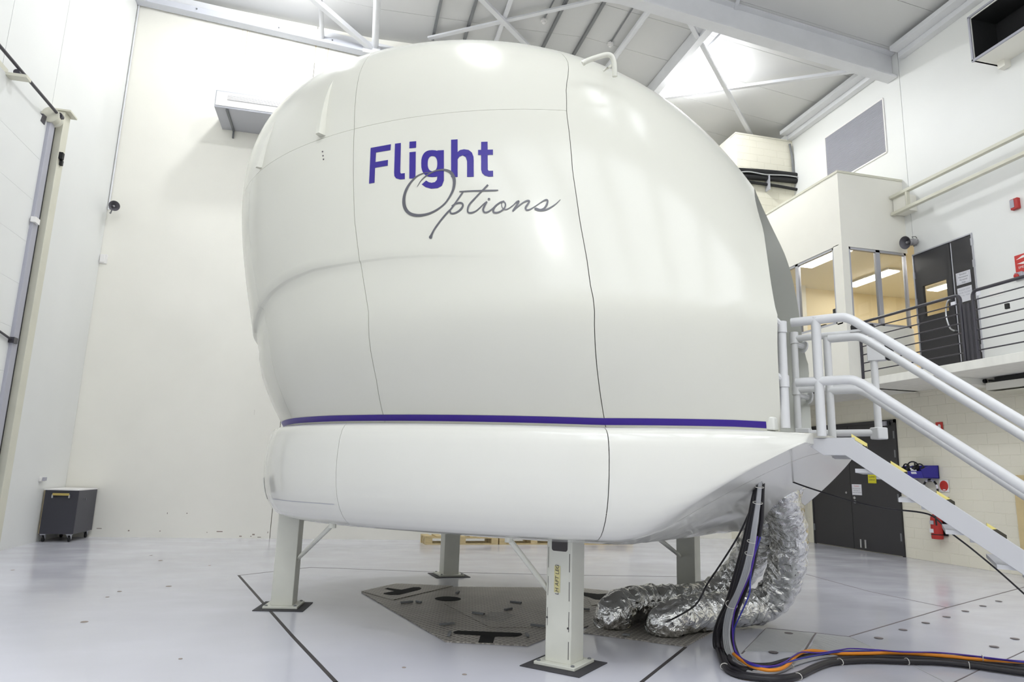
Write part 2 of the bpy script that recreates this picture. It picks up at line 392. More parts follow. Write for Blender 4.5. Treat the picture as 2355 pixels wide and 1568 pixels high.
STROKE={"g":[[[[243.2,2.7616],[243.32,2.7623]],[[243.36,2.7359],[243.42,2.7486]],[[243.48,2.7176],[243.52,2.7385]],[[243.58,2.7025],[243.64,2.7301]],[[243.66,2.6901],[243.76,2.7233]],[[243.73,2.6803],[243.9,2.7181]],[[243.87,2.6737],[244.05,2.7145]],[[244.22,2.6711],[244.2,2.7128]],[[244.69,2.6721],[244.4,2.7129]],[[245.13,2.6759],[244.58,2.7148]],[[245.43,2.682],[244.7,2.7181]],[[245.66,2.6906],[244.8,2.7229]],[[245.83,2.7018],[244.86,2.7292]],[[245.93,2.7153],[244.89,2.7369]],[[245.96,2.7313],[244.9,2.746]],[[245.93,2.7502],[244.87,2.7565]],[[245.79,2.7763],[244.79,2.7704]],[[245.61,2.8023],[244.69,2.7842]],[[245.41,2.8207],[244.59,2.7944]],[[245.18,2.8356],[244.48,2.803]],[[244.92,2.8476],[244.35,2.81]],[[244.63,2.8566],[244.21,2.8153]],[[244.3,2.8625],[244.06,2.8189]],[[243.94,2.865],[243.9,2.8208]],[[243.47,2.8639],[243.71,2.8206]],[[243.01,2.8597],[243.53,2.8186]],[[242.71,2.8534],[243.4,2.8152]],[[242.66,2.8453],[243.31,2.8103]],[[242.72,2.835],[243.25,2.8038]],[[242.81,2.822],[243.21,2.796]],[[242.91,2.8063],[243.21,2.7868]],[[243.03,2.7876],[243.24,2.7762]],[[243.2,2.7616],[243.32,2.7623]]]],"SO":[[[[247.41,2.6163],[247.46,2.6182]],[[247.19,2.6262],[247.25,2.6284]],[[246.98,2.6363],[247.05,2.6388]],[[246.76,2.646],[246.83,2.649]],[[246.53,2.6549],[246.6,2.6586]],[[246.28,2.6629],[246.35,2.6674]],[[246.02,2.6702],[246.09,2.6757]],[[245.75,2.677],[245.82,2.6834]],[[245.46,2.6833],[245.53,2.6907]],[[245.15,2.6896],[245.2,2.6977]],[[244.8,2.6955],[244.85,2.7043]],[[244.47,2.7008],[244.51,2.7101]],[[244.17,2.7048],[244.2,2.7147]],[[243.92,2.7073],[243.93,2.7178]],[[243.71,2.7087],[243.7,2.7195]],[[243.51,2.7093],[243.48,2.7204]],[[243.3,2.7093],[243.26,2.7209]],[[243.1,2.7089],[243.04,2.7213]],[[242.9,2.708],[242.81,2.7213]],[[242.71,2.7063],[242.59,2.7205]],[[242.53,2.7036],[242.37,2.7185]],[[242.35,2.6998],[242.15,2.7153]],[[242.18,2.6951],[241.93,2.7112]],[[242.03,2.6897],[241.71,2.7057]],[[241.93,2.6841],[241.54,2.6983]],[[241.86,2.6774],[241.41,2.6889]],[[241.81,2.6693],[241.33,2.6784]],[[241.79,2.6603],[241.28,2.6676]],[[241.78,2.6516],[241.26,2.6569]],[[241.78,2.6436],[241.27,2.6463]],[[241.8,2.6355],[241.32,2.6358]],[[241.84,2.6268],[241.38,2.6254]],[[241.89,2.6175],[241.47,2.6149]],[[241.97,2.6076],[241.57,2.604]],[[242.06,2.5973],[241.69,2.5927]],[[242.17,2.5869],[241.83,2.5814]],[[242.29,2.5766],[241.99,2.5704]],[[242.43,2.5667],[242.16,2.5598]],[[242.59,2.5568],[242.35,2.5496]],[[242.77,2.5466],[242.56,2.5394]],[[242.97,2.536],[242.78,2.5289]],[[243.2,2.5246],[243.03,2.5178]],[[243.46,2.5128],[243.3,2.5061]],[[243.72,2.5013],[243.59,2.4944]],[[244.01,2.4908],[243.89,2.4836]],[[244.32,2.4815],[244.22,2.4737]],[[244.65,2.4728],[244.56,2.4645]],[[244.99,2.4649],[244.91,2.4559]],[[245.34,2.4579],[245.26,2.4482]],[[245.68,2.4517],[245.62,2.4413]],[[246.03,2.4463],[245.98,2.4352]],[[246.38,2.4418],[246.34,2.4299]],[[246.72,2.4384],[246.7,2.4255]],[[247.06,2.4361],[247.06,2.4222]],[[247.39,2.4348],[247.42,2.4199]],[[247.71,2.4344],[247.76,2.4185]],[[248.01,2.4346],[248.07,2.4178]],[[248.27,2.4354],[248.36,2.4179]],[[248.5,2.4369],[248.63,2.4189]],[[248.71,2.439],[248.88,2.4207]],[[248.92,2.4418],[249.12,2.4234]],[[249.12,2.4451],[249.36,2.4269]],[[249.3,2.449],[249.58,2.4312]],[[249.46,2.4535],[249.8,2.4368]],[[249.59,2.4586],[249.98,2.4436]],[[249.7,2.4647],[250.14,2.4518]],[[249.79,2.4719],[250.27,2.461]],[[249.86,2.4798],[250.37,2.4709]],[[249.91,2.488],[250.44,2.4813]],[[249.94,2.4963],[250.47,2.4922]],[[249.94,2.5051],[250.48,2.5034]],[[249.93,2.5146],[250.45,2.5149]],[[249.89,2.5248],[250.4,2.5267]],[[249.84,2.5358],[250.31,2.5391]],[[249.76,2.5476],[250.21,2.552]],[[249.67,2.5596],[250.07,2.565]],[[249.55,2.5715],[249.92,2.5778]],[[249.41,2.5831],[249.75,2.5904]],[[249.24,2.5949],[249.56,2.6029]],[[249.05,2.6065],[249.35,2.615]],[[248.86,2.6176],[249.12,2.6266]],[[248.65,2.6283],[248.88,2.6374]],[[248.42,2.6386],[248.63,2.6478]],[[248.19,2.6485],[248.36,2.6575]],[[247.94,2.6578],[248.1,2.6665]],[[247.69,2.6665],[247.82,2.675]],[[247.43,2.6746],[247.54,2.683]],[[247.17,2.6818],[247.26,2.6901]],[[246.91,2.688],[246.97,2.6962]],[[246.64,2.6929],[246.68,2.7008]],[[246.36,2.6968],[246.39,2.7043]],[[246.09,2.6999],[246.1,2.7069]],[[245.82,2.7023],[245.82,2.7087]],[[245.56,2.7037],[245.55,2.7095]],[[245.31,2.7041],[245.29,2.7093]],[[245.05,2.7041],[245.03,2.7087]],[[244.79,2.7044],[244.78,2.7083]]]],"Sp":[[[[240.88,2.5556],[240.74,2.5494]],[[241.2,2.5417],[241.06,2.5356]],[[241.52,2.5279],[241.38,2.5217]],[[241.84,2.5143],[241.7,2.5081]],[[242.15,2.5012],[242.01,2.495]],[[242.45,2.4882],[242.32,2.4821]],[[242.76,2.4754],[242.62,2.4693]],[[243.04,2.4636],[242.91,2.4573]],[[243.3,2.4537],[243.17,2.447]],[[243.51,2.4466],[243.39,2.4392]],[[243.69,2.4415],[243.58,2.4334]],[[243.87,2.4365],[243.76,2.4283]],[[244.08,2.4301],[243.96,2.4221]],[[244.32,2.4219],[244.19,2.4141]],[[244.58,2.4129],[244.44,2.4053]],[[244.84,2.4036],[244.7,2.3961]],[[245.09,2.3945],[244.95,2.3871]],[[245.34,2.3856],[245.19,2.3782]],[[245.58,2.3766],[245.43,2.3694]],[[245.81,2.3678],[245.66,2.3606]],[[246.03,2.3591],[245.88,2.3521]],[[246.25,2.3506],[246.09,2.3437]],[[246.45,2.3421],[246.29,2.3355]],[[246.64,2.334],[246.48,2.3276]],[[246.82,2.3261],[246.65,2.3199]],[[246.98,2.3186],[246.8,2.3126]],[[247.13,2.3113],[246.93,2.3054]],[[247.27,2.3046],[247.05,2.2986]],[[247.39,2.2988],[247.15,2.2924]],[[247.5,2.294],[247.22,2.2869]],[[247.61,2.29],[247.26,2.2821]],[[247.69,2.2866],[247.3,2.2779]],[[247.75,2.2836],[247.34,2.2745]],[[247.78,2.2809],[247.39,2.2725]],[[247.79,2.2785],[247.43,2.2717]],[[247.78,2.2766],[247.48,2.2711]],[[247.77,2.2747],[247.53,2.2701]]],[[[243.11,2.4625],[243.15,2.468]],[[242.93,2.4655],[242.97,2.4717]],[[242.75,2.4685],[242.8,2.4757]],[[242.58,2.4712],[242.62,2.4794]],[[242.42,2.4732],[242.43,2.4824]],[[242.25,2.4746],[242.25,2.4847]],[[242.09,2.4754],[242.07,2.4864]],[[241.94,2.4758],[241.9,2.4874]],[[241.83,2.4755],[241.74,2.4875]],[[241.73,2.4748],[241.61,2.4867]],[[241.66,2.4736],[241.49,2.4848]],[[241.61,2.4723],[241.39,2.4818]],[[241.59,2.4709],[241.32,2.4774]],[[241.58,2.469],[241.3,2.472]],[[241.58,2.4661],[241.31,2.4661]],[[241.61,2.4626],[241.36,2.4598]],[[241.66,2.4588],[241.45,2.4535]],[[241.75,2.4542],[241.57,2.4472]],[[241.88,2.4487],[241.72,2.4408]],[[242.03,2.4433],[241.88,2.4346]],[[242.18,2.4386],[242.06,2.4291]],[[242.33,2.4344],[242.24,2.4245]],[[242.51,2.4305],[242.44,2.4204]],[[242.68,2.4272],[242.64,2.4171]],[[242.84,2.4246],[242.82,2.4144]],[[242.99,2.4228],[242.99,2.4125]],[[243.14,2.4217],[243.16,2.4113]],[[243.26,2.4213],[243.31,2.4107]],[[243.35,2.4215],[243.44,2.411]],[[243.4,2.4224],[243.56,2.4124]],[[243.43,2.4238],[243.65,2.4151]],[[243.44,2.4253],[243.71,2.4185]],[[243.45,2.4258],[243.73,2.4228]],[[243.46,2.4254],[243.7,2.4278]],[[243.46,2.4269],[243.63,2.4313]],[[243.43,2.4298],[243.56,2.4335]],[[243.4,2.4327],[243.51,2.4355]]]],"St":[[[[236.96,2.5917],[236.84,2.5824]],[[237.29,2.5805],[237.18,2.5718]],[[237.62,2.5694],[237.51,2.5613]],[[237.95,2.5583],[237.85,2.5508]],[[238.28,2.5474],[238.18,2.5402]],[[238.6,2.5365],[238.5,2.5293]],[[238.93,2.5256],[238.82,2.5182]],[[239.24,2.5151],[239.13,2.5074]],[[239.54,2.5052],[239.42,2.4972]],[[239.81,2.4962],[239.69,2.488]],[[240.08,2.4876],[239.96,2.4795]],[[240.32,2.4793],[240.19,2.4717]],[[240.53,2.471],[240.38,2.4642]],[[240.71,2.4628],[240.53,2.4571]],[[240.85,2.4548],[240.65,2.4502]],[[240.96,2.4472],[240.75,2.4437]],[[241.04,2.44],[240.82,2.4375]],[[241.11,2.4329],[240.88,2.4316]],[[241.16,2.4257],[240.92,2.4261]],[[241.17,2.4189],[240.93,2.4218]],[[241.14,2.4128],[240.91,2.4194]],[[241.04,2.4086],[240.88,2.4181]],[[240.91,2.4066],[240.81,2.4171]],[[240.76,2.406],[240.7,2.4167]],[[240.61,2.4064],[240.57,2.4169]],[[240.43,2.4079],[240.42,2.4178]],[[240.23,2.4104],[240.25,2.4195]],[[240.03,2.4138],[240.06,2.4219]],[[239.83,2.4177],[239.88,2.425]],[[239.63,2.4225],[239.7,2.429]],[[239.44,2.4279],[239.51,2.434]],[[239.25,2.4337],[239.32,2.4394]],[[239.07,2.4394],[239.14,2.4448]],[[238.89,2.4452],[238.96,2.4503]],[[238.71,2.4513],[238.78,2.4561]],[[238.54,2.4571],[238.6,2.4617]],[[238.38,2.462],[238.43,2.4667]],[[238.24,2.4657],[238.29,2.4706]],[[238.12,2.4687],[238.16,2.4738]],[[238.0,2.4715],[238.03,2.4766]],[[237.87,2.4744],[237.91,2.4795]]],[[[241.36,2.5514],[241.32,2.5588]],[[240.91,2.5505],[240.86,2.5585]],[[240.46,2.5497],[240.41,2.5584]],[[240.01,2.5489],[239.95,2.5582]],[[239.54,2.548],[239.48,2.5578]],[[239.04,2.5469],[238.97,2.5571]],[[238.52,2.5457],[238.45,2.5563]],[[238.01,2.5446],[237.93,2.5555]],[[237.55,2.5438],[237.48,2.5548]],[[237.16,2.5431],[237.08,2.554]],[[236.8,2.5426],[236.72,2.5532]],[[236.49,2.5422],[236.41,2.5525]],[[236.23,2.5422],[236.16,2.552]],[[236.04,2.5426],[235.99,2.5516]],[[235.93,2.5433],[235.88,2.5514]],[[235.84,2.5441],[235.8,2.5511]],[[235.74,2.5448],[235.71,2.5509]]]],"Si":[[[[237.96,2.481],[237.8,2.4752]],[[238.11,2.4738],[237.94,2.4678]],[[238.27,2.4664],[238.09,2.4603]],[[238.42,2.4591],[238.23,2.4531]],[[238.55,2.4522],[238.35,2.4465]],[[238.67,2.4457],[238.46,2.4403]],[[238.77,2.4393],[238.55,2.4346]],[[238.86,2.4329],[238.62,2.4298]],[[238.93,2.4264],[238.66,2.4259]],[[238.95,2.4199],[238.68,2.4221]],[[238.94,2.4138],[238.68,2.4183]],[[238.9,2.4084],[238.67,2.4154]],[[238.8,2.4044],[238.64,2.4138]],[[238.68,2.4027],[238.58,2.4129]],[[238.53,2.4027],[238.48,2.4128]],[[238.37,2.404],[238.36,2.4135]],[[238.2,2.4064],[238.22,2.4151]],[[238.02,2.4101],[238.07,2.4179]],[[237.83,2.4151],[237.89,2.4219]],[[237.63,2.4205],[237.7,2.4267]],[[237.45,2.4259],[237.51,2.4315]],[[237.28,2.4313],[237.34,2.4363]],[[237.11,2.4368],[237.18,2.4415]],[[236.95,2.4423],[237.0,2.4469]],[[236.77,2.4476],[236.82,2.4523]],[[236.58,2.4527],[236.62,2.4575]],[[236.38,2.4578],[236.42,2.4627]],[[236.17,2.4629],[236.21,2.4679]],[[235.96,2.468],[236.0,2.473]]]],"So":[[[[235.42,2.4789],[235.44,2.4684]],[[235.56,2.4775],[235.58,2.4673]],[[235.69,2.4763],[235.71,2.4665]],[[235.85,2.4746],[235.84,2.4654]],[[236.02,2.4719],[235.99,2.4632]],[[236.22,2.4679],[236.17,2.4595]],[[236.44,2.4631],[236.38,2.4547]],[[236.66,2.4577],[236.58,2.4494]],[[236.86,2.4522],[236.76,2.4441]],[[237.04,2.4465],[236.91,2.4387]],[[237.21,2.4405],[237.04,2.4331]],[[237.35,2.4342],[237.15,2.4277]],[[237.47,2.4277],[237.23,2.4231]],[[237.55,2.4209],[237.28,2.4189]],[[237.6,2.4139],[237.31,2.4148]],[[237.6,2.4071],[237.33,2.4118]],[[237.54,2.4013],[237.32,2.4104]],[[237.41,2.3982],[237.27,2.4091]],[[237.26,2.397],[237.16,2.4081]],[[237.08,2.3971],[237.02,2.4079]],[[236.9,2.3982],[236.88,2.4086]],[[236.7,2.4005],[236.71,2.4102]],[[236.5,2.4039],[236.52,2.413]],[[236.29,2.4081],[236.34,2.4165]],[[236.09,2.4129],[236.17,2.4205]],[[235.92,2.4184],[236.02,2.4251]],[[235.75,2.4247],[235.87,2.4306]],[[235.6,2.4312],[235.74,2.4362]],[[235.48,2.4376],[235.65,2.4414]],[[235.39,2.4441],[235.58,2.446]],[[235.33,2.4505],[235.54,2.4506]],[[235.3,2.4564],[235.52,2.455]],[[235.29,2.4618],[235.51,2.4587]],[[235.32,2.4669],[235.52,2.4622]],[[235.37,2.4713],[235.54,2.4657]],[[235.44,2.4747],[235.58,2.4682]],[[235.54,2.4763],[235.6,2.4691]],[[235.66,2.475],[235.63,2.4689]],[[235.77,2.472],[235.7,2.4673]],[[235.87,2.4675],[235.78,2.4645]],[[235.96,2.4618],[235.83,2.4607]],[[236.01,2.4547],[235.89,2.4546]],[[236.06,2.446],[235.93,2.4466]],[[236.09,2.4373],[235.96,2.4387]],[[236.09,2.4301],[235.95,2.4327]],[[236.04,2.4248],[235.91,2.4289]],[[235.97,2.4207],[235.85,2.4262]],[[235.87,2.4179],[235.77,2.4244]],[[235.75,2.4165],[235.68,2.4235]],[[235.61,2.4167],[235.58,2.4235]],[[235.46,2.4182],[235.46,2.4245]],[[235.3,2.4208],[235.31,2.4265]],[[235.13,2.4241],[235.15,2.4293]],[[234.94,2.4285],[234.97,2.4334]],[[234.73,2.4338],[234.77,2.4386]],[[234.51,2.4396],[234.56,2.4443]],[[234.31,2.4451],[234.35,2.4499]]]],"Sn":[[[[234.3,2.4453],[234.35,2.4497]],[[234.14,2.45],[234.2,2.4551]],[[233.97,2.455],[234.04,2.4608]],[[233.81,2.4594],[233.89,2.4661]],[[233.69,2.4624],[233.75,2.4704]],[[233.59,2.4644],[233.62,2.4735]],[[233.5,2.4657],[233.49,2.4756]],[[233.47,2.466],[233.37,2.4764]],[[233.51,2.4689],[233.27,2.4714]],[[233.52,2.4693],[233.33,2.4652]],[[233.6,2.4655],[233.42,2.4598]],[[233.71,2.4603],[233.54,2.454]],[[233.83,2.4547],[233.66,2.4481]],[[233.97,2.4487],[233.8,2.4418]],[[234.12,2.4419],[233.96,2.4349]],[[234.28,2.4351],[234.12,2.428]],[[234.42,2.4288],[234.26,2.4219]],[[234.54,2.4235],[234.39,2.4168]],[[234.65,2.4186],[234.5,2.4123]],[[234.74,2.4139],[234.6,2.4081]],[[234.84,2.4092],[234.71,2.4037]]],[[[234.75,2.4038],[234.81,2.4091]],[[234.54,2.4103],[234.6,2.4156]],[[234.33,2.4168],[234.39,2.422]],[[234.12,2.4233],[234.18,2.4286]],[[233.89,2.4297],[233.95,2.4353]],[[233.65,2.4366],[233.71,2.4423]],[[233.39,2.4437],[233.45,2.4497]],[[233.14,2.4503],[233.19,2.4568]],[[232.91,2.4558],[232.95,2.4629]],[[232.7,2.46],[232.72,2.4679]],[[232.49,2.4634],[232.51,2.4722]],[[232.32,2.4658],[232.32,2.4755]],[[232.19,2.467],[232.15,2.4776]],[[232.1,2.4672],[232.01,2.4781]],[[232.05,2.4668],[231.89,2.4769]],[[232.04,2.4666],[231.81,2.4734]],[[232.04,2.4677],[231.81,2.4668]],[[232.07,2.4658],[231.91,2.4605]],[[232.18,2.4613],[232.04,2.4546]],[[232.33,2.4556],[232.18,2.4487]],[[232.46,2.4501],[232.3,2.4433]],[[232.58,2.4448],[232.42,2.438]],[[232.71,2.4394],[232.54,2.4327]],[[232.83,2.4336],[232.64,2.4282]],[[232.92,2.4274],[232.69,2.4251]],[[232.97,2.4211],[232.71,2.4227]],[[232.97,2.4154],[232.71,2.4203]],[[232.93,2.4106],[232.7,2.4185]],[[232.84,2.4075],[232.69,2.4176]],[[232.71,2.407],[232.63,2.4171]],[[232.56,2.4081],[232.53,2.4174]],[[232.4,2.4101],[232.39,2.4186]],[[232.23,2.4129],[232.24,2.4205]],[[232.05,2.4166],[232.07,2.4234]],[[231.85,2.4212],[231.88,2.4272]],[[231.64,2.4263],[231.67,2.4317]],[[231.43,2.4314],[231.46,2.4364]],[[231.21,2.4365],[231.24,2.4413]],[[230.99,2.4419],[231.02,2.4467]],[[230.76,2.4474],[230.79,2.4523]],[[230.54,2.4529],[230.57,2.4579]]]],"Ss":[[[[230.54,2.4528],[230.57,2.4579]],[[230.35,2.457],[230.38,2.4625]],[[230.16,2.4613],[230.19,2.4674]],[[229.97,2.4651],[230.0,2.4719]],[[229.82,2.468],[229.83,2.4756]],[[229.68,2.4702],[229.68,2.4784]],[[229.56,2.4717],[229.54,2.4804]],[[229.47,2.4723],[229.41,2.4815]],[[229.44,2.472],[229.29,2.481]],[[229.45,2.4717],[229.22,2.4774]],[[229.46,2.4703],[229.21,2.4725]],[[229.49,2.4672],[229.24,2.4673]],[[229.53,2.4635],[229.28,2.4619]],[[229.59,2.4587],[229.36,2.4559]],[[229.68,2.453],[229.45,2.449]],[[229.78,2.4472],[229.56,2.4421]],[[229.88,2.442],[229.68,2.4358]],[[229.98,2.4373],[229.8,2.4303]],[[230.08,2.4329],[229.93,2.4252]],[[230.18,2.429],[230.08,2.4206]],[[230.28,2.4257],[230.23,2.4168]],[[230.4,2.4228],[230.38,2.4138]],[[230.54,2.4203],[230.55,2.4116]],[[230.67,2.4186],[230.71,2.4101]],[[230.8,2.418],[230.87,2.4097]],[[230.92,2.4191],[231.03,2.411]],[[231.05,2.4217],[231.18,2.4136]],[[231.18,2.4246],[231.31,2.4161]],[[231.3,2.4266],[231.4,2.4172]],[[231.41,2.4267],[231.46,2.417]],[[231.53,2.4252],[231.47,2.4167]],[[231.65,2.4187],[231.41,2.4204]],[[231.61,2.4134],[231.41,2.4223]],[[231.52,2.4106],[231.34,2.4206]],[[231.38,2.4074],[231.21,2.4181]],[[231.2,2.4045],[231.05,2.4158]],[[231.0,2.4027],[230.88,2.4144]],[[230.79,2.4024],[230.7,2.4141]],[[230.57,2.4031],[230.5,2.4144]],[[230.32,2.4047],[230.28,2.4155]],[[230.08,2.4072],[230.06,2.4174]],[[229.84,2.411],[229.85,2.4203]],[[229.59,2.4158],[229.62,2.4242]],[[229.35,2.421],[229.39,2.4288]],[[229.13,2.4263],[229.16,2.4334]],[[228.91,2.4314],[228.95,2.4379]],[[228.7,2.4367],[228.74,2.4426]],[[228.5,2.4423],[228.54,2.4475]],[[228.29,2.4483],[228.33,2.4529]],[[228.08,2.455],[228.12,2.4589]],[[227.86,2.4621],[227.9,2.4654]],[[227.64,2.4695],[227.68,2.4722]],[[227.43,2.4767],[227.46,2.4789]]]]}
# ---------------------------------------------------------------- room shell (structure)
XL, XR, YB, YF = -3.63, 7.96, 10.6, -5.0
ZX, ZV = [-3.63, 0.0, 2.0, 3.4, 7.96], [8.20, 8.05, 8.13, 8.206, 7.718]
def zc(x): return float(np.interp(x, ZX, ZV)) - (.107*(x-7.96) if x > 7.96 else 0)     # ceiling underside, falling to the right wall
def ceil_at(px, py, dz=0.0):
    d = ray(px, py); o = A(0, 0, 1); z = 8.1
    for _ in range(40):
        q = o + d*((z+dz-1)/d[2]); z = .5*z + .5*zc(q[0])
    return q

def struct(name, mb, mat, parent=None, **k):
    o = mb.build(name, mat, parent, **k)
    if parent is None: o['kind'] = 'structure'
    return o
def root_struct(name, loc):
    o = bpy.data.objects.new(name, None); COL.objects.link(o); o.location = tuple(A(*loc)*U); ORG[o.name] = A(*loc); o['kind'] = 'structure'
    return o

# floor
floor = struct('floor', MB().box((XL-.1, YF-.1, -.1), (XR+4, 12.2, 0)), M['floor'])
def seam(pts, w, mat='joint', name='floor_joint', z=.0012):
    for p, q in zip(pts, pts[1:]):
        p, q = p[:2], q[:2]; d = (q-p)/np.linalg.norm(q-p); n = A(-d[1], d[0])*w/2; p = p-d*w/4; q = q+d*w/4
        MB().prism([(*(p+n), .0002), (*(p-n), .0002), (*(q-n), .0002), (*(q+n), .0002)], (0, 0, z)).build(name, M[mat], floor)
F0 = lambda *ps: [at(*p, z=0) for p in ps]
seam(F0((549, 1323), (712, 1304.5), (985, 1314.5), (1300, 1322), (1560, 1326), (1660, 1340)), .010)
seam(F0((549, 1323), (672, 1462), (772, 1568)), .022, 'joint_dark')
seam(F0((772, 1568), (800, 1600)), .022, 'joint_dark')
seam(F0((1476, 1568), (1576, 1488.5)), .020, 'joint_dark')
seam(F0((1706, 1503), (1762, 1445)), .010)
seam(F0((1763, 1444), (1876, 1455), (1955, 1464)), .008)
seam(F0((1876, 1455), (1851, 1496)), .012)
seam(F0((1955, 1463), (2175, 1398), (2355, 1350)), .012)
seam(F0((1845, 1318), (2000, 1360), (2178, 1397)), .010)
seam(F0((1957, 1465), (2018, 1494)), .006, 'cover')
seam(F0((2100, 1530), (2180, 1572)), .007, 'cover')
seam(F0((2190, 1571), (2257, 1538)), .007)
seam(F0((2313, 1517), (2400, 1476)), .007)
for pl in ([(1762, 1446), (1874, 1457), (1838, 1500), (1712, 1497)], [(1880, 1458), (1953, 1466), (2030, 1500), (1860, 1500)]):
    P = F0(*pl); MB().prism([(*p[:2], .0005) for p in P], (0, 0, .003)).build('trench_cover', M['cover'], floor)
bolts = [(2021,1468),(2077,1449),(2129,1433),(2177,1419),(2220,1406),(2260.5,1394),(2297,1383),(2334,1469.5),(2286.5,1488),(1814,1457),(1779,1501)]
for b in bolts:
    p = at(*b, z=0); MB().lathe((p[0], p[1], 0), (0, 0, 1), [(.028, .0035), (.028, .005), (.02, .0052)], 14).build('cover_bolt', M['joint'], floor)
for b, w in (((388, 1348), .03), ((275, 1360), .022), ((247, 1373), .018), ((194, 1430), .03), ((369, 1289), .03), ((347, 1277), .02), ((415, 1515), .014), ((1068, 1551), .016), ((482, 1300), .02), ((929, 1535), .014), ((29, 1311), .02)):
    p = at(*b, z=0); MB().lathe((p[0], p[1], 0), (0, 0, 1), [(w*.8, .0005), (w*.7, .0025), (w*.3, .0035)], 9).build('floor_chip', M['scuff'], floor)

# ceiling: sheets side by side, joints running across the hall
ceiling = root_struct('ceiling', (2, 3, 8.4))
for i, (x0, x1, y0, y1) in enumerate(SKYLIGHTS_AND_FILL):
    struct('window_%d' % (i+3), MB().add([(x0, y0, zc(x0)-.03), (x1, y0, zc(x1)-.03), (x1, y1, zc(x1)-.03), (x0, y1, zc(x0)-.03), (x0, y0, zc(x0)-.02), (x1, y0, zc(x1)-.02), (x1, y1, zc(x1)-.02), (x0, y1, zc(x0)-.02)], [(0, 3, 2, 1), (4, 5, 6, 7), (0, 1, 5, 4), (1, 2, 6, 5), (2, 3, 7, 6), (3, 0, 4, 7)]), M['skylight_and_fill'])  # all but the first two are unseen panels added to brighten the hall
ys = np.arange(12.4, YF-.9, -.86)
XS = [XL-.1] + ZX[1:-1] + [XR+.1]
def slab_x(y0, y1, za, zb, xs=None):
    xs = xs or XS; V = []; F = []
    for x in xs: V += [(x, y0, zc(x)+za), (x, y1, zc(x)+za), (x, y1, zc(x)+zb), (x, y0, zc(x)+zb)]
    for i in range(len(xs)-1):
        for k in range(4): F.append((i*4+k, i*4+(k+1) % 4, i*4+4+(k+1) % 4, i*4+4+k))
    n = (len(xs)-1)*4; F += [(0, 1, 2, 3), (n+3, n+2, n+1, n)]
    return MB().add(V, F)
for ya, yb in zip(ys[1:], ys):
    slab_x(ya+.003, yb-.003, 0, .08).build('panel', M['ceil'], ceiling)
struct('trim_1', slab_x(YF-.3, 12.6, .1, .11), M['ceil'])

# left wall: tall insulated panels; the sectional door opening takes the lower part in front
wl = root_struct('wall_left', (XL, 6, 0))
yj = [at(161, 0, x=XL)[1], at(34, 0, x=XL)[1]]
stepw = yj[0]-yj[1]
cuts = [YB] + [yj[0]-k*stepw for k in range(0, 14) if yj[0]-k*stepw > YF] + [YF]
DY1, DZ1 = 8.34, 4.80
for b, a in zip(cuts, cuts[1:]):
    for y0, y1, z0 in ((a, min(b, DY1), DZ1), (max(a, DY1), b, 0.0)):
        if y1-y0 > .01:
            e0 = .004 if y0 == a else 0; e1 = .004 if y1 == b else 0
            MB().box((XL-.12, y0+e0, z0), (XL, y1-e1, zc(XL)+.05)).build('panel', M['wall_cool'], wl)

# back wall
wb = root_struct('wall_back', (0, YB, 0))
xs = [XL, -.955, 1.75, 4.5]
for a, b in zip(xs, xs[1:]):
    MB().box((a+(.004 if a > XL else -.02), YB, 0), (b-.004, YB+.1, zc(a)+.1)).build('panel', M['wall'], wb)
for x0, y0, w, h in ((505, 1222, 14, 2), (553, 1233, 6, 2.5), (583, 1229, 6, 3), (577, 1233, 3, 2), (596, 1235, 8, 1.5), (616, 1224, 2, 4), (228, 1215, 12, 1.5), (585, 948, 1.5, 12), (430, 1180, 3, 2), (476, 1224, 2, 2), (296, 1220, 4, 3), (368, 1221, 3, 2), (385, 1180, 2, 4)):
    a, b = at(x0-w/2, y0+h/2, y=YB), at(x0+w/2, y0-h/2, y=YB)
    MB().box((a[0], YB-.0015, a[2]), (b[0], YB, b[2])).build('scuff_mark', M['scuff'], wb)
for x0, y0, y1, w in ((563, 70, 128, 1.5), (555, 68, 100, 1), (571, 72, 104, 1), (723, 102, 145, 3), (752, 110, 145, 2), (748, 108, 130, 1)):
    a, b = at(x0-w/2, y1, y=YB), at(x0+w/2, y0, y=YB)
    MB().box((a[0], YB-.0015, a[2]), (a[0]+.006*w, YB, b[2])).build('rust_streak', M['rust'], wb)
struct('wall_recess', MB().box((4.4, 11.35, 0), (6.9, 11.45, 6.8)).box((4.4, YB+.1, 0), (4.5, 11.4, 6.8)).box((4.4, 11.4, 6.7), (6.9, 12.3, 6.8)), M['wall'])
struct('wall_far', MB().box((XL, 12.3, 6.8), (XR+.1, 12.4, 8.9)), M['wall'])
# block pier in the back right corner
PY, PX = 10.8, 6.745
pier = root_struct('wall_pier', (PX, PY, 0))
MB().box((PX, PY, 0), (XR+.1, 11.5, zc(PX)-.34)).build('core', M['block'], pier)
struct('trim_2', MB().box((PX-.01, PY-.006, 7.47), (XR, PY+.2, 7.485)), M['steel_cream'])

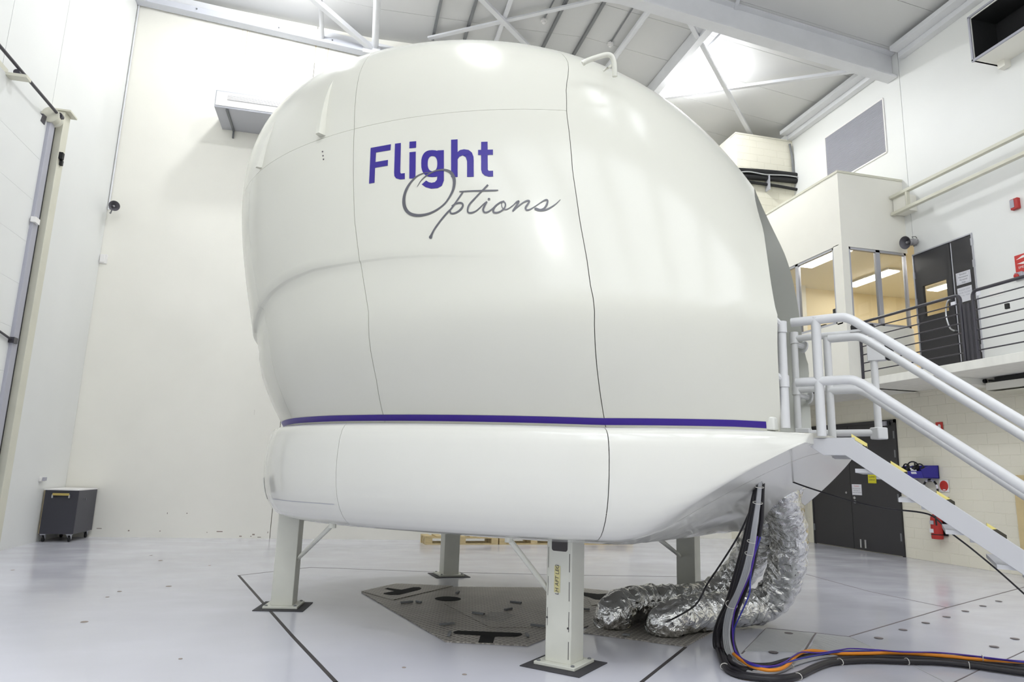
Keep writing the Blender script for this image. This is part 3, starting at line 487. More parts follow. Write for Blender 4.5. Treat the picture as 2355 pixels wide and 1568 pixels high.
BLK = {}
def block_mesh(L, H):
    key = (round(L, 3), round(H, 3))
    if key not in BLK:
        d, c = .0035, .0025
        v = []
        for x, e in ((0, 0), (d, c)):
            v += [(e, x, e), (L-e, x, e), (L-e, x, H-e), (e, x, H-e)]
        me = bpy.data.meshes.new('block')
        me.from_pydata([tuple(k*U for k in p) for p in v], [], [(4, 5, 6, 7), (0, 1, 5, 4), (1, 2, 6, 5), (2, 3, 7, 6), (3, 0, 4, 7)])
        me.materials.append(M['block']); BLK[key] = me
    return BLK[key]
def blocks(parent, org, ud, nd, u0, u1, z0, z1, L=.29, H=.142, j=.0035):
    """lay courses of blocks on a wall face: org + u*ud, proud along nd"""
    org, ud, nd = A(*org), A(*ud), A(*nd)
    k = int(z0/H)
    while k*H < z1-.01:
        za, zb = max(z0, k*H), min(z1, (k+1)*H)
        s = math.floor(u0/L)*L + (L/2 if k % 2 else 0) - L
        while s < u1:
            a, b = max(s, u0), min(s+L, u1)
            if b-a > .03 and zb-za > .03:
                o = bpy.data.objects.new('block', block_mesh(b-a-j, zb-za-j)); COL.objects.link(o)
                p = org + ud*(a+j/2) + A(0, 0, za+j/2)
                o.parent = parent
                o.location = tuple((p-ORG[parent.name])*U)
                ang = math.atan2(ud[1], ud[0])
                o.rotation_euler = (0, 0, ang)
                if np.cross((*ud[:2], 0), (*nd[:2], 0))[2] < 0: o.scale = (1, -1, 1)
            s += L
        k += 1
blocks(pier, (PX, PY, 0), (1, 0, 0), (0, -1, 0), 0, XR-PX, 5.85, 7.46)
blocks(pier, (PX, PY, 0), (1, 0, 0), (0, -1, 0), .8, XR-PX, 0, 2.3)

# right wall: block below the walkway, smooth panels above
wr = root_struct('wall_right', (XR, 6, 0))
WT = 2.46                        # walkway level
MB().box((XR+.0, YF, 0), (XR+.1, 11.5, WT-.02)).build('lower_wall', M['block'], wr)
OY0, OY1, OZ1 = 8.242, 10.75, 4.62   # opening into the control room
MB().box((XR, OY1, WT), (XR+.1, 11.5, zc(XR)+.1)).box((XR, 8.127, OZ1), (XR+.1, OY1, zc(XR)+.1)).build('panel', M['wall_cool'], wr)
UD0, UD1, UDZ = 7.155, 8.145, 4.36   # upper doorway
MB().box((XR, UD0, UDZ), (XR+.1, 8.119, zc(XR)+.1)).box((XR, 5.3, WT), (XR+.1, UD0, zc(XR)+.1)).build('panel', M['wall_cool'], wr)
for b in (5.292, 2.45, -.4):
    MB().box((XR, max(YF, b-2.84), WT), (XR+.1, b, zc(XR)+.1)).build('panel', M['wall_cool'], wr)
LD0, LD1, LDZ = 8.71, 10.70, 1.985    # lower double door
BX = XR
blocks(wr, (BX, 6.2, 0), (0, 1, 0), (-1, 0, 0), 0, LD0-6.2-.01, 0, 2.33)
blocks(wr, (BX, LD0, 0), (0, 1, 0), (-1, 0, 0), 0, LD1-LD0, LDZ+.02, 2.33)
blocks(wr, (BX, LD1, 0), (0, 1, 0), (-1, 0, 0), .02, PY-LD1, 0, 2.33)

# front wall behind the viewer
struct('wall_front', MB().box((XL-.1, YF-.1, 0), (XR+.1, YF, 9.2)), M['wall'])

# walkway slab
SX = 6.97
slab = struct('trim_3', MB().box((SX, YF, 2.353), (XR, 8.242, WT)), M['slab'], bevel=.006)
# control room: booth in the corner plus the room behind the wall
BXc = 6.82
booth = root_struct('wall_booth', (BXc, 8.242, WT))
T = .07
wz0, wz1 = 3.275, 4.425
MB().box((BXc, 8.242, 2.353), (XR, 8.242+T, wz0)).box((BXc, 8.242, wz1), (XR, 8.242+T, 5.565)).box((BXc, 8.242, wz0), (6.935, 8.242+T, wz1)).build('front_panel', M['wall'], booth)
yl = [8.40, 10.75]
MB().box((BXc, 8.242+T, 2.353), (BXc+T, PY, wz0+.02)).box((BXc, 8.242+T, wz1+.03), (BXc+T, PY, 5.565)).box((BXc, 8.242+T, wz0), (BXc+T, 8.43, wz1+.04)).build('side_panel', M['wall'], booth)
MB().box((BXc-.012, 8.23, 5.565), (XR, PY, 5.60)).build('coping', M['steel_cream'], booth)
MB().box((BXc, 8.242, 2.353), (XR, PY, WT)).build('base', M['slab'], booth)
struct('ceiling_office', MB().box((XR+.1, 6.6, 4.6), (XR+4, PY+.6, 4.66)).box((BXc+T, 8.242+T, 4.6), (XR+.1, PY, 4.66)), M['office_ceil'])
struct('floor_office', MB().box((XR+.02, 6.6, WT-.06), (XR+4, PY+.6, WT)), M['office_wall'])
struct('wall_office', MB().box((XR+3.9, 6.6, WT), (XR+4, PY+.6, 4.66)).box((XR+.1, PY+.1, WT), (XR+4, PY+.2, 4.66)).box((XR+.1, 6.5, WT), (XR+4, 6.6, 4.66)).box((BXc+T, PY-.02, WT), (XR+.1, PY, 4.66)), M['office_wall'])

# windows of the control room: frames as structure with glass as their part
def window(name, panes, n, mull, fw=.035, fd=.05):
    """panes: list of (p00, p01, z0, z1) along horizontal direction; n outward normal"""
    fr = MB(); gl = []
    n = A(*n)
    for p, q, z0, z1 in panes:
        p, q = A(*p), A(*q); d = (q-p)/np.linalg.norm(q-p)
        for a, b in (((0, 0), (1, 0)), ((0, 1), (1, 1))):
            za = z0+fw/2 if a[1] == 0 else z1-fw/2
            fr.bar((*(p+d*0), za), (*(q), za), fd, fw)
        for e, s in ((p, 1), (q, -1)):
            c = e + d*s*fw/2
            fr.bar((*c, z0), (*c, z1), fd, fw, up=(*d, 0))
        gl.append((p+d*fw*.6, q-d*fw*.6, z0+fw*.6, z1-fw*.6))
    root = struct(name, fr, M['alu'])
    for p, q, z0, z1 in gl:
        t = n[:2]*.004
        MB().prism([(*(p+t), z0), (*(q+t), z0), (*(q+t), z1), (*(p+t), z1)], (-n[0]*.008, -n[1]*.008, 0)).build('pane', M['glass'], root)
    return root
yw = 8.242+T/2
window('window_1', [((6.935, yw), (7.44, yw), wz0, wz1), ((7.44, yw), (7.935, yw), wz0, wz1)], (0, -1, 0), None)
xw = BXc+T/2
window('window_2', [((xw, 8.43), (xw, 9.31), wz0+.02, wz1+.03), ((xw, 9.31), (xw, 10.2), wz0+.02, wz1+.03), ((xw, 10.2), (xw, 10.78), wz0+.02, wz1+.03)], (-1, 0, 0), None)

# upper double door (left leaf glazed, a pale strip painting the light in the gap)
d2 = root_struct('door_2', (XR, 7.65, WT))
GY = 7.503
MB().box((XR-.012, UD0-.012, WT), (XR+.05, UD0+.004, UDZ)).box((XR-.012, UD1-.004, WT), (XR+.05, UD1+.012, UDZ)).box((XR-.012, UD0-.012, UDZ-.004), (XR+.05, UD1+.012, UDZ+.014)).build('frame', M['alu'], d2)
gy0, gy1, gz0, gz1 = 7.612, 8.015, 3.405, 3.86
lf = MB().box((XR+.0, GY+.018, WT), (XR+.04, UD1-.004, gz0)).box((XR, GY+.018, gz1), (XR+.04, UD1-.004, UDZ-.006)).box((XR, GY+.018, gz0), (XR+.04, gy0, gz1)).box((XR, gy1, gz0), (XR+.04, UD1-.004, gz1)).build('leaf', M['door'], d2)
MB().box((XR+.016, gy0, gz0), (XR+.022, gy1, gz1)).build('glass_panel', M['glass'], lf)
MB().box((XR+.0, UD0+.004, WT), (XR+.04, GY-.018, UDZ-.006)).build('leaf', M['door'], d2)
MB().box((XR+.02, GY-.016, WT), (XR+.045, GY+.016, UDZ-.01)).build('gap_light_edge', M['paper'], d2)  # pale leaf edge that also paints the light showing through the gap
hp = [at(*p, x=XR-.05) for p in ((2181, 690), (2176, 706), (2176, 725), (2180, 742), (2186, 755), (2194, 760))]
hp = [hp[0]+A(.05, 0, 0)] + hp + [hp[-1]+A(.05, 0, 0)]
MB().tube(spline(hp, 5), .012, 8).build('handle', M['chrome'], lf)
for z in (2.75, 3.45, 3.9, 4.2):
    MB().box((XR-.016, UD0-.016, z), (XR+.0, UD0+.012, z+.1)).build('hinge', M['alu'], d2)
for z in (3.3, 3.6, 4.0):
    MB().box((XR-.016, UD1-.012, z), (XR+.0, UD1+.016, z+.1)).build('hinge', M['alu'], d2)

# lower double door
d3 = root_struct('door_3', (XR, 9.7, 0))
MY = 9.735
MB().box((XR-.03, LD0-.0, 0), (XR+.02, LD0+.03, LDZ)).box((XR-.03, LD1-.03, 0), (XR+.02, LD1, LDZ)).box((XR-.03, LD0, LDZ-.05), (XR+.02, LD1, LDZ)).build('frame', M['door'], d3)
ll = MB().box((XR-.022, MY+.004, .012), (XR+.01, LD1-.032, LDZ-.052)).build('leaf', M['door'], d3)
rl = MB().box((XR-.022, LD0+.032, .012), (XR+.01, MY-.004, LDZ-.052)).build('leaf', M['door'], d3)
for y, leaf in ((LD0+.03, rl), (LD1-.03, ll)):
    for z in (.22, .78, 1.42, 1.7):
        MB().box((XR-.036, y-.012, z), (XR-.02, y+.014, z+.11)).build('hinge', M['conduit'], leaf)
MB().box((XR-.06, 8.85, 1.895), (XR-.022, 9.03, 1.962)).build('closer', M['louver'], rl)
MB().box((XR-.04, 8.80, 1.90), (XR-.02, 8.845, 1.965)).build('closer_arm', M['black'], rl)
MB().lathe((XR-.022, 9.655, .80), (-1, 0, 0), [(.022, 0), (.022, .01), (.014, .014)], 14).build('lock', M['chrome'], rl)
MB().lathe((XR-.022, 9.65, .738), (-1, 0, 0), [(.024, 0), (.024, .012), (.01, .03)], 14).tube([(XR-.052, 9.65, .738), (XR-.052, 9.56, .732)], .010, 8).build('handle', M['chrome'], rl)
MB().lathe((XR-.022, 9.84, .875), (-1, 0, 0), [(.018, 0), (.018, .008)], 12).build('keyhole', M['chrome'], ll)
for y in (9.56, 9.46):
    MB().box((XR-.032, y, .045), (XR-.02, y+.03, .17)).build('drop_bolt', M['chrome'], rl)

# gutters along the right wall, rafter, purlins, truss, braces
def gut(y0, y1, n):
    MB().box((XR-.10, y0, 7.505), (XR, y1, 7.60)).box((XR-.22, y0, 7.60), (XR, y1, 7.64)).build('eaves_beam', M['steel_white'], None, bevel=.004)
trims = []
t4 = struct('trim_4', MB().box((XR-.11, 8.30, 7.50), (XR, PY, 7.585)), M['steel_white'], bevel=.004)
MB().box((XR-.26, 8.30, 7.585), (XR, PY, 7.66)).build('upper_flange', M['steel_white'], t4, bevel=.004)
t5 = struct('trim_5', MB().box((XR-.11, YF, 7.50), (XR, 8.0, 7.585)), M['steel_white'], bevel=.004)
MB().box((XR-.26, YF, 7.585), (XR, 8.0, 7.66)).build('upper_flange', M['steel_white'], t5, bevel=.004)

def rafter(yc, name):
    dz0 = -.44; w = .20
    xs = [XL+.05] + ZX[1:-1] + [XR-.01]
    r = thing(name, None, None, ((XL+XR)/2, yc, 7.4))
    slab_x(yc-w/2, yc+w/2, dz0, dz0+.028, xs).build('bottom_flange', M['steel_white'], r)
    slab_x(yc-.012, yc+.012, dz0+.028, -.03, xs).build('web', M['steel_white'], r)
    slab_x(yc-w/2, yc+w/2, -.03, -.004, xs).build('top_flange', M['steel_white'], r)
    return r
r1 = rafter(8.25, 'rafter'); tag(r1, 'white steel I-section rafter crossing the ceiling to the right wall', 'roof beam')
r2 = rafter(1.6, 'rafter'); tag(r2, 'white steel rafter overhead behind the viewer, parallel to the visible one', 'roof beam')

def member(name, pts, w, h, mat, label, group=None, round_=False, cat='roof brace'):
    m = MB()
    if round_: m.tube(pts, w/2, 10)
    else: m.bar(pts[0], pts[1], w, h)
    return tag(m.build(name, M[mat]), label, cat, group)
C = ceil_at
member('roof_brace', [C(1571, 24, -.22), C(1731, 318, -.22)], .07, .05, 'steel_white', 'flat white diagonal brace running from the rafter down to the corner bulkhead')
member('roof_brace', [C(1517, 226, -.14), C(1985, 160, -.14)], .07, .05, 'steel_white', 'flat white diagonal brace crossing in front of the glowing ceiling lamp')
member('purlin', [C(1641, 42, -.13), C(1482, 231, -.13)], .12, .25, 'steel_white', 'white purlin just left of the glowing ceiling lamp', cat='purlin')
member('purlin', [C(1514, -6, -.1), C(1380, 178, -.1)], .10, .10, 'steel_white', 'round white tube purlin behind the grab rail of the dome', round_=True, cat='purlin')
member('roof_brace', [C(1102, -8, -.12), C(1222, 114, -.12)], .08, .05, 'steel_white', 'white brace falling rightwards behind the top of the dome')
member('roof_brace', [C(1177, -6, -.06), C(1139, 100, -.06)], .06, .05, 'steel_white', 'short white strut crossing behind the falling brace above the dome')
member('roof_brace', [C(1390, -4, -.10), C(985, 88, -.10)], .07, .03, 'steel_white', 'long flat white strap crossing above the highest point of the dome')
member('roof_brace', [C(1700, -8, -.03), C(1690, 25, -.03)], .05, .04, 'steel_white', 'short white strut showing above the rafter')
for k, (p, q) in enumerate((((1016, -8), (995, 90)), ((1098, -8), (1068, 92)), ((1306, -6), (1244, 118)), ((1396, -6), (1312, 138)))):
    lab = ['dark conduit strip farthest left on the ceiling above the dome', 'dark conduit strip second from left on the ceiling above the dome',
           'dark conduit strip left of the hanging detector pipe, meeting the dome right of its top', 'dark conduit strip just left of the dome grab rail'][k]
    member('ceiling_conduit', [C(*p, -.03), C(*q, -.03)], .045, .05, 'conduit', lab, 'dark conduits on the ceiling', cat='conduit')
def detector(p, q, label, lab2):
    a, b = C(*p, -.02), C(*q, -.02)
    tag(MB().tube([a, b], .012, 8).build('detector_conduit', M['conduit']), lab2, 'conduit')
    t = thing('smoke_detector', label, 'smoke detector', b-A(0, 0, .07))
    MB().lathe(b, (0, 0, -1), [(.05, 0), (.05, .03), (.044, .035)], 18).build('base', M['white_sign'], t)
    MB().lathe(b-A(0, 0, .035), (0, 0, -1), [(.034, 0), (.030, .03), (.01, .045)], 18).build('sensor_head', M['white_sign'], t)
detector((1278, -8), (1251, 45), 'white smoke detector at the end of the left ceiling pipe', 'thin pipe leading to the left smoke detector')
detector((1471, -6), (1404, 99), 'white smoke detector near the dome grab rail', 'thin pipe leading to the right smoke detector')
tag(MB().tube([C(1674, 58, -.05), C(1627, 108, -.05)], .016, 8).build('lamp_conduit', M['conduit']), 'short dark pipe leading to the glowing ceiling lamp', 'conduit')

# beam along the top of the back wall with the roof members that meet it
YT = 10.50
tb = thing('wall_beam', 'pale steel beam along the top of the back wall', 'beam', (-1, YT, 7.8))
P0, P1 = at(330, 8, y=YT), at(900, 141, y=YT)
d = (P1-P0); P0 = P0 - d*(.2/np.linalg.norm(d)); P1 = P1 + A(.9, 0, -.04)
MB().bar(P0+A(0, 0, .05), P1+A(0, 0, .05), .16, .10).build('lower_flange', M['steel_beam'], tb, bevel=.004)
MB().bar(P0+A(0, .03, .17), P1+A(0, .03, .17), .09, .14).build('upper_angle', M['steel_white'], tb, bevel=.004)
for t in (.2, .45, .62, .8):
    q = P0+(P1-P0)*t; MB().lathe(q+A(0, -.081, .06), (0, -1, 0), [(.012, 0), (.012, .01)], 8).build('bolt', M['conduit'], tb)
def roof_pt(px, py, dz): return C(px, py, dz)
e = at(862.5, 108, y=YT-.06); tag(MB().tube([e, C(868, -14, -.16)], .055, 12).build('roof_strut', M['steel_white']), 'round white roof strut meeting the back wall beam just left of the dome top', 'roof brace')
e = at(741, 88, y=YT-.06); tag(MB().tube([e, C(737, -14, -.14)], .035, 12).build('roof_strut', M['steel_white']), 'thinner white roof strut left of the diagonal brace over the back wall beam', 'roof brace')
e = at(852, 110, y=YT-.08); tag(MB().bar(e, C(708, -14, -.2), .08, .08).build('roof_brace', M['steel_white']), 'white diagonal roof brace running down to the gusset on the back wall beam', 'roof brace')
c = at(856, 114, y=YT-.09)
MB().box(c-A(.15, .01, .07), c+A(.13, .01, .06)).build('gusset_plate', M['steel_white'], tb)
# ---------------------------------------------------------------- flight simulator
TH = R(128)
EF = A(math.cos(TH), math.sin(TH)); ER = A(math.sin(TH), -math.cos(TH))
CC = A(1.181, 5.424)
def s2w(a, r, z):
    p = CC + a*EF + r*ER
    return A(p[0], p[1], z)
def at_r(px, py, rv):
    d = ray(px, py); o = A(0, 0, 1); n = A(ER[0], ER[1], 0)
    return o + d*((rv + CC @ ER - o @ n)/(d @ n))
SP = dict(a0=-.1503, Af=2.2435, Ab=2.4195, W=1.8619, n=1.9787, df=.0888, db=.0115, ds=.149, zs=1.2776, zc=1.858, zt=4.4822, k=3.4826, k2=2.8331, sh=1.1188)
ZS, ZT, ZB = SP['zs'], SP['zt'], 3.142
def outline(phd, z):
    """plan outline of the dome at height z, direction phd in degrees (0 forward, 180 aft, 270 left)"""
    up = min(1, max(0, (z-SP['zc'])/(SP['zt']-SP['zc']))); lo = max(0, (SP['zc']-z)/(SP['zc']-SP['zs']))
    top = max(0, 1-up**SP['k'])**(1/SP['k2'])
    c, s = math.cos(R(phd)), math.sin(R(phd)); e = 2/SP['n']
    ca = math.copysign(abs(c)**e, c); sa = math.copysign(abs(s)**e, s)
    Ax = SP['Af'] if c > 0 else SP['Ab']; D = SP['df'] if c > 0 else SP['db']
    ac = SP['a0'] + SP['sh']*up
    return ac + Ax*ca*top*(1-D*lo**1.6), SP['W']*sa*top*(1-SP['ds']*lo**1.6), ac
def fold(ph):            # mirror the right side onto the left (180..360)
    ph %= 360
    return 360-ph if ph < 180 else ph
def z_crease(ph):
    return float(np.interp(fold(ph), [180, 225, 241.6, 247.7, 254.4, 260, 270, 278, 285.5, 295.6, 302.7, 330, 360], [2.06, 2.10, 2.14, 2.165, 2.184, 2.188, 2.2, 2.182, 2.145, 2.058, 1.985, 1.94, 1.93]))
def d_crease(ph):
    return float(np.interp(fold(ph), [180, 236, 262, 285, 305, 360], [0, 0, .010, .020, .026, .026]))
def dz_base(ph):         # the lower edge dips slightly amidships
    return float(np.interp(fold(ph), [180, 210, 230, 246, 262, 275, 292, 310, 360], [-.004, -.006, -.018, -.008, .003, .011, .018, .02, .02]))
def dome(ph, z, off=0.0):
    a, r, ac = outline(ph, z)
    d = d_crease(ph)
    if d > 0:
        t = min(1, max(0, (z_crease(ph)+.008-z)/.016)); off = off - d*t
    rho = math.hypot(a-ac, r)+1e-9
    k = 1+off/rho
    return s2w(ac+(a-ac)*k, r*k, z)

sim = thing('flight_simulator', 'large glossy white flight simulator dome on four cream legs with purple stripe', 'flight simulator', (CC[0], CC[1], 0))
DPHI = .0017/1.9*180/math.pi     # half a panel gap in degrees
def shell_panel(name, phL, phR, zrows, ncol, mat=None, thick=.02, parent=sim, fn=dome):
    """phL, phR: functions of z giving the two side seams; zrows: list of functions of phi giving row heights"""
    rows = []
    for j, zf in enumerate(zrows):
        row = []
        for i in range(ncol+1):
            t = i/ncol
            ph0 = phL(zf(270) if callable(zf) else zf); ph1 = phR(zf(270) if callable(zf) else zf)
            ph = ph0+DPHI + (ph1-ph0-2*DPHI)*t
            z = zf(ph) if callable(zf) else zf
            row.append(fn(ph, z))
        rows.append(row)
    G = np.array(rows)
    du = np.gradient(G, axis=1); dv = np.gradient(G, axis=0)
    n = np.cross(du, dv); n /= np.linalg.norm(n, axis=2)[..., None]+1e-12
    cen = A(CC[0], CC[1], 2.2)
    if np.sum(n*(G-cen)) < 0: n = -n
    I = G - n*thick
    m, k = G.shape[:2]
    mb = MB(); V = list(G.reshape(-1, 3)) + list(I.reshape(-1, 3)); o = m*k; F = []
    for i in range(m-1):
        for j in range(k-1):
            a, b, c, d = i*k+j, i*k+j+1, (i+1)*k+j+1, (i+1)*k+j
            F.append((a, b, c, d)); F.append((o+d, o+c, o+b, o+a))
    ring = [j for j in range(k)] + [i*k+k-1 for i in range(1, m)] + [(m-1)*k+j for j in range(k-2, -1, -1)] + [i*k for i in range(m-2, 0, -1)]
    for p, q in zip(ring, ring[1:]+ring[:1]): F.append((p, o+p, o+q, q))
    mb.add(V, F)
    return mb.build(name, mat or M['gel'], parent, sharp=50)

fA = lambda z: float(np.interp(z, [1.28, 1.6, 2.0, 2.42, 2.714, 3.109, 3.37, 3.722, 4.48], [229.4, 228.9, 228.2, 225.9, 223.9, 220.3, 217.2, 210.9, 200]))
fC = lambda z: float(np.interp(z, [1.28, 1.53, 1.82, 2.19, 2.48, 2.79, 3.142, 3.7, 4.48], [263.2, 261.4, 260.7, 260.0, 259.2, 257.7, 256.0, 254, 250]))
fD = lambda z: float(np.interp(z, [1.28, 1.4, 1.8, 2.1, 2.4, 2.77, 3.06, 3.15], [294, 292.5, 290.5, 291.5, 293, 293, 291.4, 288]))
mir = lambda f: (lambda z: 360-f(z))
low = [lambda ph: ZS+dz_base(ph)-.02]
for t in np.linspace(0, 1, 13)[:-1]:
    low.append(lambda ph, t=t: (ZS+dz_base(ph)) + (z_crease(ph)-.009-ZS-dz_base(ph))*t)
for e in (-.009, -.004, .004, .009): low.append(lambda ph, e=e: z_crease(ph)+e)
for t in np.linspace(0, 1, 17)[1:]: low.append(lambda ph, t=t: z_crease(ph)+.009 + (ZB-.0012-z_crease(ph)-.009)*t)
ZCAP = 4.40
upr = [ZB+.0012 + (ZCAP-ZB)*math.sin(t*math.pi/2) if t < 1 else ZCAP for t in np.linspace(0, 1, 22)]
lowA = low[:-1] + [ZB]
panels = {}
panels['front'] = shell_panel('shell_panel', lambda z: fD(z), lambda z: 720-360-fD(z)+360-0, low, 60) if False else shell_panel('shell_panel', fD, lambda z: 720-fD(z), low, 60)
shell_panel('shell_panel', fC, fD, low, 26)
shell_panel('shell_panel', fA, fC, low, 26)
shell_panel('shell_panel', mir(fC), mir(fA), low, 26)
shell_panel('shell_panel', mir(fD), mir(fC), low, 26)
shell_panel('shell_panel', fA, fC, upr, 26)
shell_panel('shell_panel', fC, lambda z: 720-fC(z), upr, 90)
shell_panel('shell_panel', mir(fC), mir(fA), upr, 26)
aft = shell_panel('shell_panel', mir(fA), fA, lowA + upr[1:], 70)
# roof cap
rows = [[dome(p, z) for p in np.linspace(0, 360, 73)] for z in (ZCAP+.0005, 4.42, 4.44, 4.46, 4.475, ZT-.0002)]
MB().grid(rows).build('roof_cap', M['gel'], sim, sharp=60)

# arched entry cut into the aft panel
AR = [(-.54, 1.0), (-.56, 1.27), (-.59, 1.42), (-.62, 1.57), (-.64, 1.72), (-.635, 1.87), (-.58, 2.02), (-.51, 2.17), (-.43, 2.32), (-.34, 2.47), (-.26, 2.62), (-.14, 2.77), (.04, 2.90), (.20, 2.96), (.34, 2.96), (.46, 2.89), (.55, 2.77), (.62, 2.62), (.73, 2.47), (.85, 2.32), (.96, 2.17), (1.05, 2.02), (1.10, 1.87), (1.09, 1.72), (1.03, 1.57), (.95, 1.42), (.87, 1.27), (.8, 1.0)]
ARs = [tuple(p) for p in spline([(r, z, 0) for r, z in AR], 3)]
cut = MB().prism([s2w(-3.2, r, z) for r, z, _ in ARs], s2w(-1.2, 0, 0)-s2w(-3.2, 0, 0)).build('cut', M['gel'], sim)
bo = aft.modifiers.new('b', 'BOOLEAN'); bo.operation = 'DIFFERENCE'; bo.object = cut; bo.solver = 'EXACT'
dg = bpy.context.evaluated_depsgraph_get(); dg.update()
me2 = bpy.data.meshes.new_from_object(aft.evaluated_get(dg))
aft.modifiers.clear(); aft.data = me2
bpy.data.objects.remove(cut)
me2.polygons.foreach_set('use_smooth', [True]*len(me2.polygons)); me2.set_sharp_from_angle(angle=R(50))
def aft_a(r, z):
    up = min(1, max(0, (z-SP['zc'])/(SP['zt']-SP['zc']))); lo = min(1, max(0, (SP['zc']-z)/(SP['zc']-SP['zs'])))
    top = max(0, 1-up**SP['k'])**(1/SP['k2'])
    W = SP['W']*top*(1-SP['ds']*lo**1.6)
    return SP['a0']+SP['sh']*up - SP['Ab']*top*(1-SP['db']*lo**1.6)*max(0, 1-abs(r/W)**SP['n'])**(1/SP['n'])
rows = []
AR2 = [p for p in ARs if p[1] >= 1.255]
for t in (0, .04, .5, 1):
    rows.append([s2w(aft_a(r, max(z, 1.28))+.002 + (-1.35-aft_a(r, max(z, 1.28)))*t, r*(1-.004), z) for r, z, _ in AR2])
MB().grid(rows).build('entry_lining', M['inner'], sim, recalc=False)
MB().add([s2w(-1.36, r, z) for r, z, _ in AR2], [tuple(range(len(AR2)))]).build('entry_bulkhead', M['inner'], sim)
MB().prism([s2w(-1.37, -.25, 1.27), s2w(-1.37, .65, 1.27), s2w(-1.37, .65, 2.75), s2w(-1.37, -.25, 2.75)], s2w(-.03, 0, 0)-s2w(0, 0, 0)).build('entry_door', M['deck'], sim, bevel=.01)

# ribs on the upper shell
def rib(ph0, ph1, z0, z1, w, h):
    rows = []
    for t in np.linspace(0, 1, 9):
        z = z0+(z1-z0)*t; ph = ph0+(ph1-ph0)*t; hh = h*(1-t)**.8+.0005; ww = w*(1-.6*t)
        rows.append([dome(ph-ww, z, -.01), dome(ph-ww*.55, z, hh), dome(ph+ww*.55, z, hh), dome(ph+ww, z, -.01)])
    mb = MB().grid(rows); n = len(mb.v); mb.f.append((3, 2, 1, 0))
    return mb.build('shell_rib', M['gel'], sim)
rib(262.9, 260.9, 3.16, 3.72, .75, .05)
rib(283.9, 279.6, 3.16, 3.56, .6, .035)
# row of small studs beneath the left rib
for z in (3.03, 2.995, 2.965):
    p = dome(263.2, z, .001); MB().lathe(p, p-A(CC[0], CC[1], z), [(.006, 0), (.005, .004)], 8).build('stud', M['joint'], sim)

# purple stripe
def strip(p0, p1, zlo, zhi, mat, name, off=.0025, n=160):
    rows = [[dome(p, ZS+dz_base(p)+z, off) for p in np.linspace(p0, p1, n)] for z in (zlo, (zlo+zhi)/2, zhi)]
    return MB().grid(rows).build(name, mat, sim)
strip(204.0, 516, .003, .0365, M['purple'], 'purple_stripe')

# lettering on the left side panel, given as (direction, height) on the shell
from mathutils.geometry import tessellate_polygon
def decal_poly(poly, off):
    bm = bmesh.new()
    vs = [bm.verts.new((p, z*60, 0)) for p, z in poly]
    for t in tessellate_polygon([[Vector((p, z*60, 0)) for p, z in poly]]):
        try: bm.faces.new([vs[i] for i in t])
        except ValueError: pass
    zs_ = [p[1] for p in poly]
    for z in np.arange(min(zs_)+.03, max(zs_), .03):
        bmesh.ops.bisect_plane(bm, geom=bm.verts[:]+bm.edges[:]+bm.faces[:], plane_co=(0, z*60, 0), plane_no=(0, 1, 0))
    bm.verts.index_update()
    V = [dome(v.co.x, v.co.y/60, off) for v in bm.verts]; F = [tuple(v.index for v in f.verts) for f in bm.faces]
    bm.free(); return V, F
for key in ('F', 'l', 'i', 'g', 'h', 't', 'SO', 'Sp', 'St', 'Si', 'So', 'Sn', 'Ss'):
    mb = MB(); script = key[0] == 'S'; off = .0032 if script else .002
    for poly in GLYPH.get(key, []): mb.add(*decal_poly(poly, off))
    for st in STROKE.get(key, []):
        mb.grid([[dome(a[0], a[1], off), dome(b[0], b[1], off)] for a, b in st])
    o = mb.build('letter', M['grey_letter' if script else 'purple_letter'], sim, sharp=180)
    o['label'] = 'grey script letter of the lower word' if script else 'bold purple letter of the upper word'

# skirt: a bulged ring under the dome with a raked underside aft
SKA = -2.50
def rake(a): return .66 + .78*(-1.80-a)
def smax(x, y, k=.10):
    h = max(k-abs(x-y), 0)/k
    return max(x, y) + h*h*k*.25
SK = [(1.268, .012), (1.262, .045), (1.25, .068), (1.225, .085), (1.17, .100), (1.08, .108), (.98, .108), (.90, .10), (.83, .085), (.77, .062), (.72, .030), (.69, .0), (.67, -.035), (.66, -.08)]
def skirt(ph, kz):
    i = int(min(len(SK)-2, math.floor(kz))); t = kz-i
    z = SK[i][0]*(1-t)+SK[i+1][0]*t; off = SK[i][1]*(1-t)+SK[i+1][1]*t
    a, r, ac = outline(ph, ZS)
    rho = math.hypot(a-ac, r); k = 1+off/rho
    a, r = ac+(a-ac)*k, r*k
    top = min(1, max(0, (z-1.1)/.15)); z += dz_base(ph)*top - .012*a*(1-top)
    a = max(a, SKA)
    z = smax(z, rake(a))
    return s2w(a, r, z)
sk_rows = [float(v) for v in np.linspace(0, len(SK)-1, 3*(len(SK)-1)+1)]
def skp(p0, p1, n):
    return shell_panel('skirt_panel', lambda z: p0, lambda z: p1, sk_rows, n, mat=M['skirt_gel'], fn=skirt, thick=.012)
S_A, S_C, S_D = 229.8, 269.5, 296.5
for p0, p1, n in ((S_C, S_D, 26), (S_A, S_C, 30), (360-S_A, S_A, 90), (360-S_C, 360-S_A, 30), (360-S_D, 360-S_C, 26), (S_D, 720-S_D, 60)):
    skp(p0, p1, n)
MB().grid([[skirt(q, k) + (skirt(q, k)-A(CC[0], CC[1], .9))*.0012 for q in np.linspace(S_C+1, S_D-.2, 40)] for k in (8.62, 8.68)]).build('panel_seam', M['louver'], sim)
ph_all = np.linspace(0, 360, 145)
ctr = s2w(-.3, 0, 0)
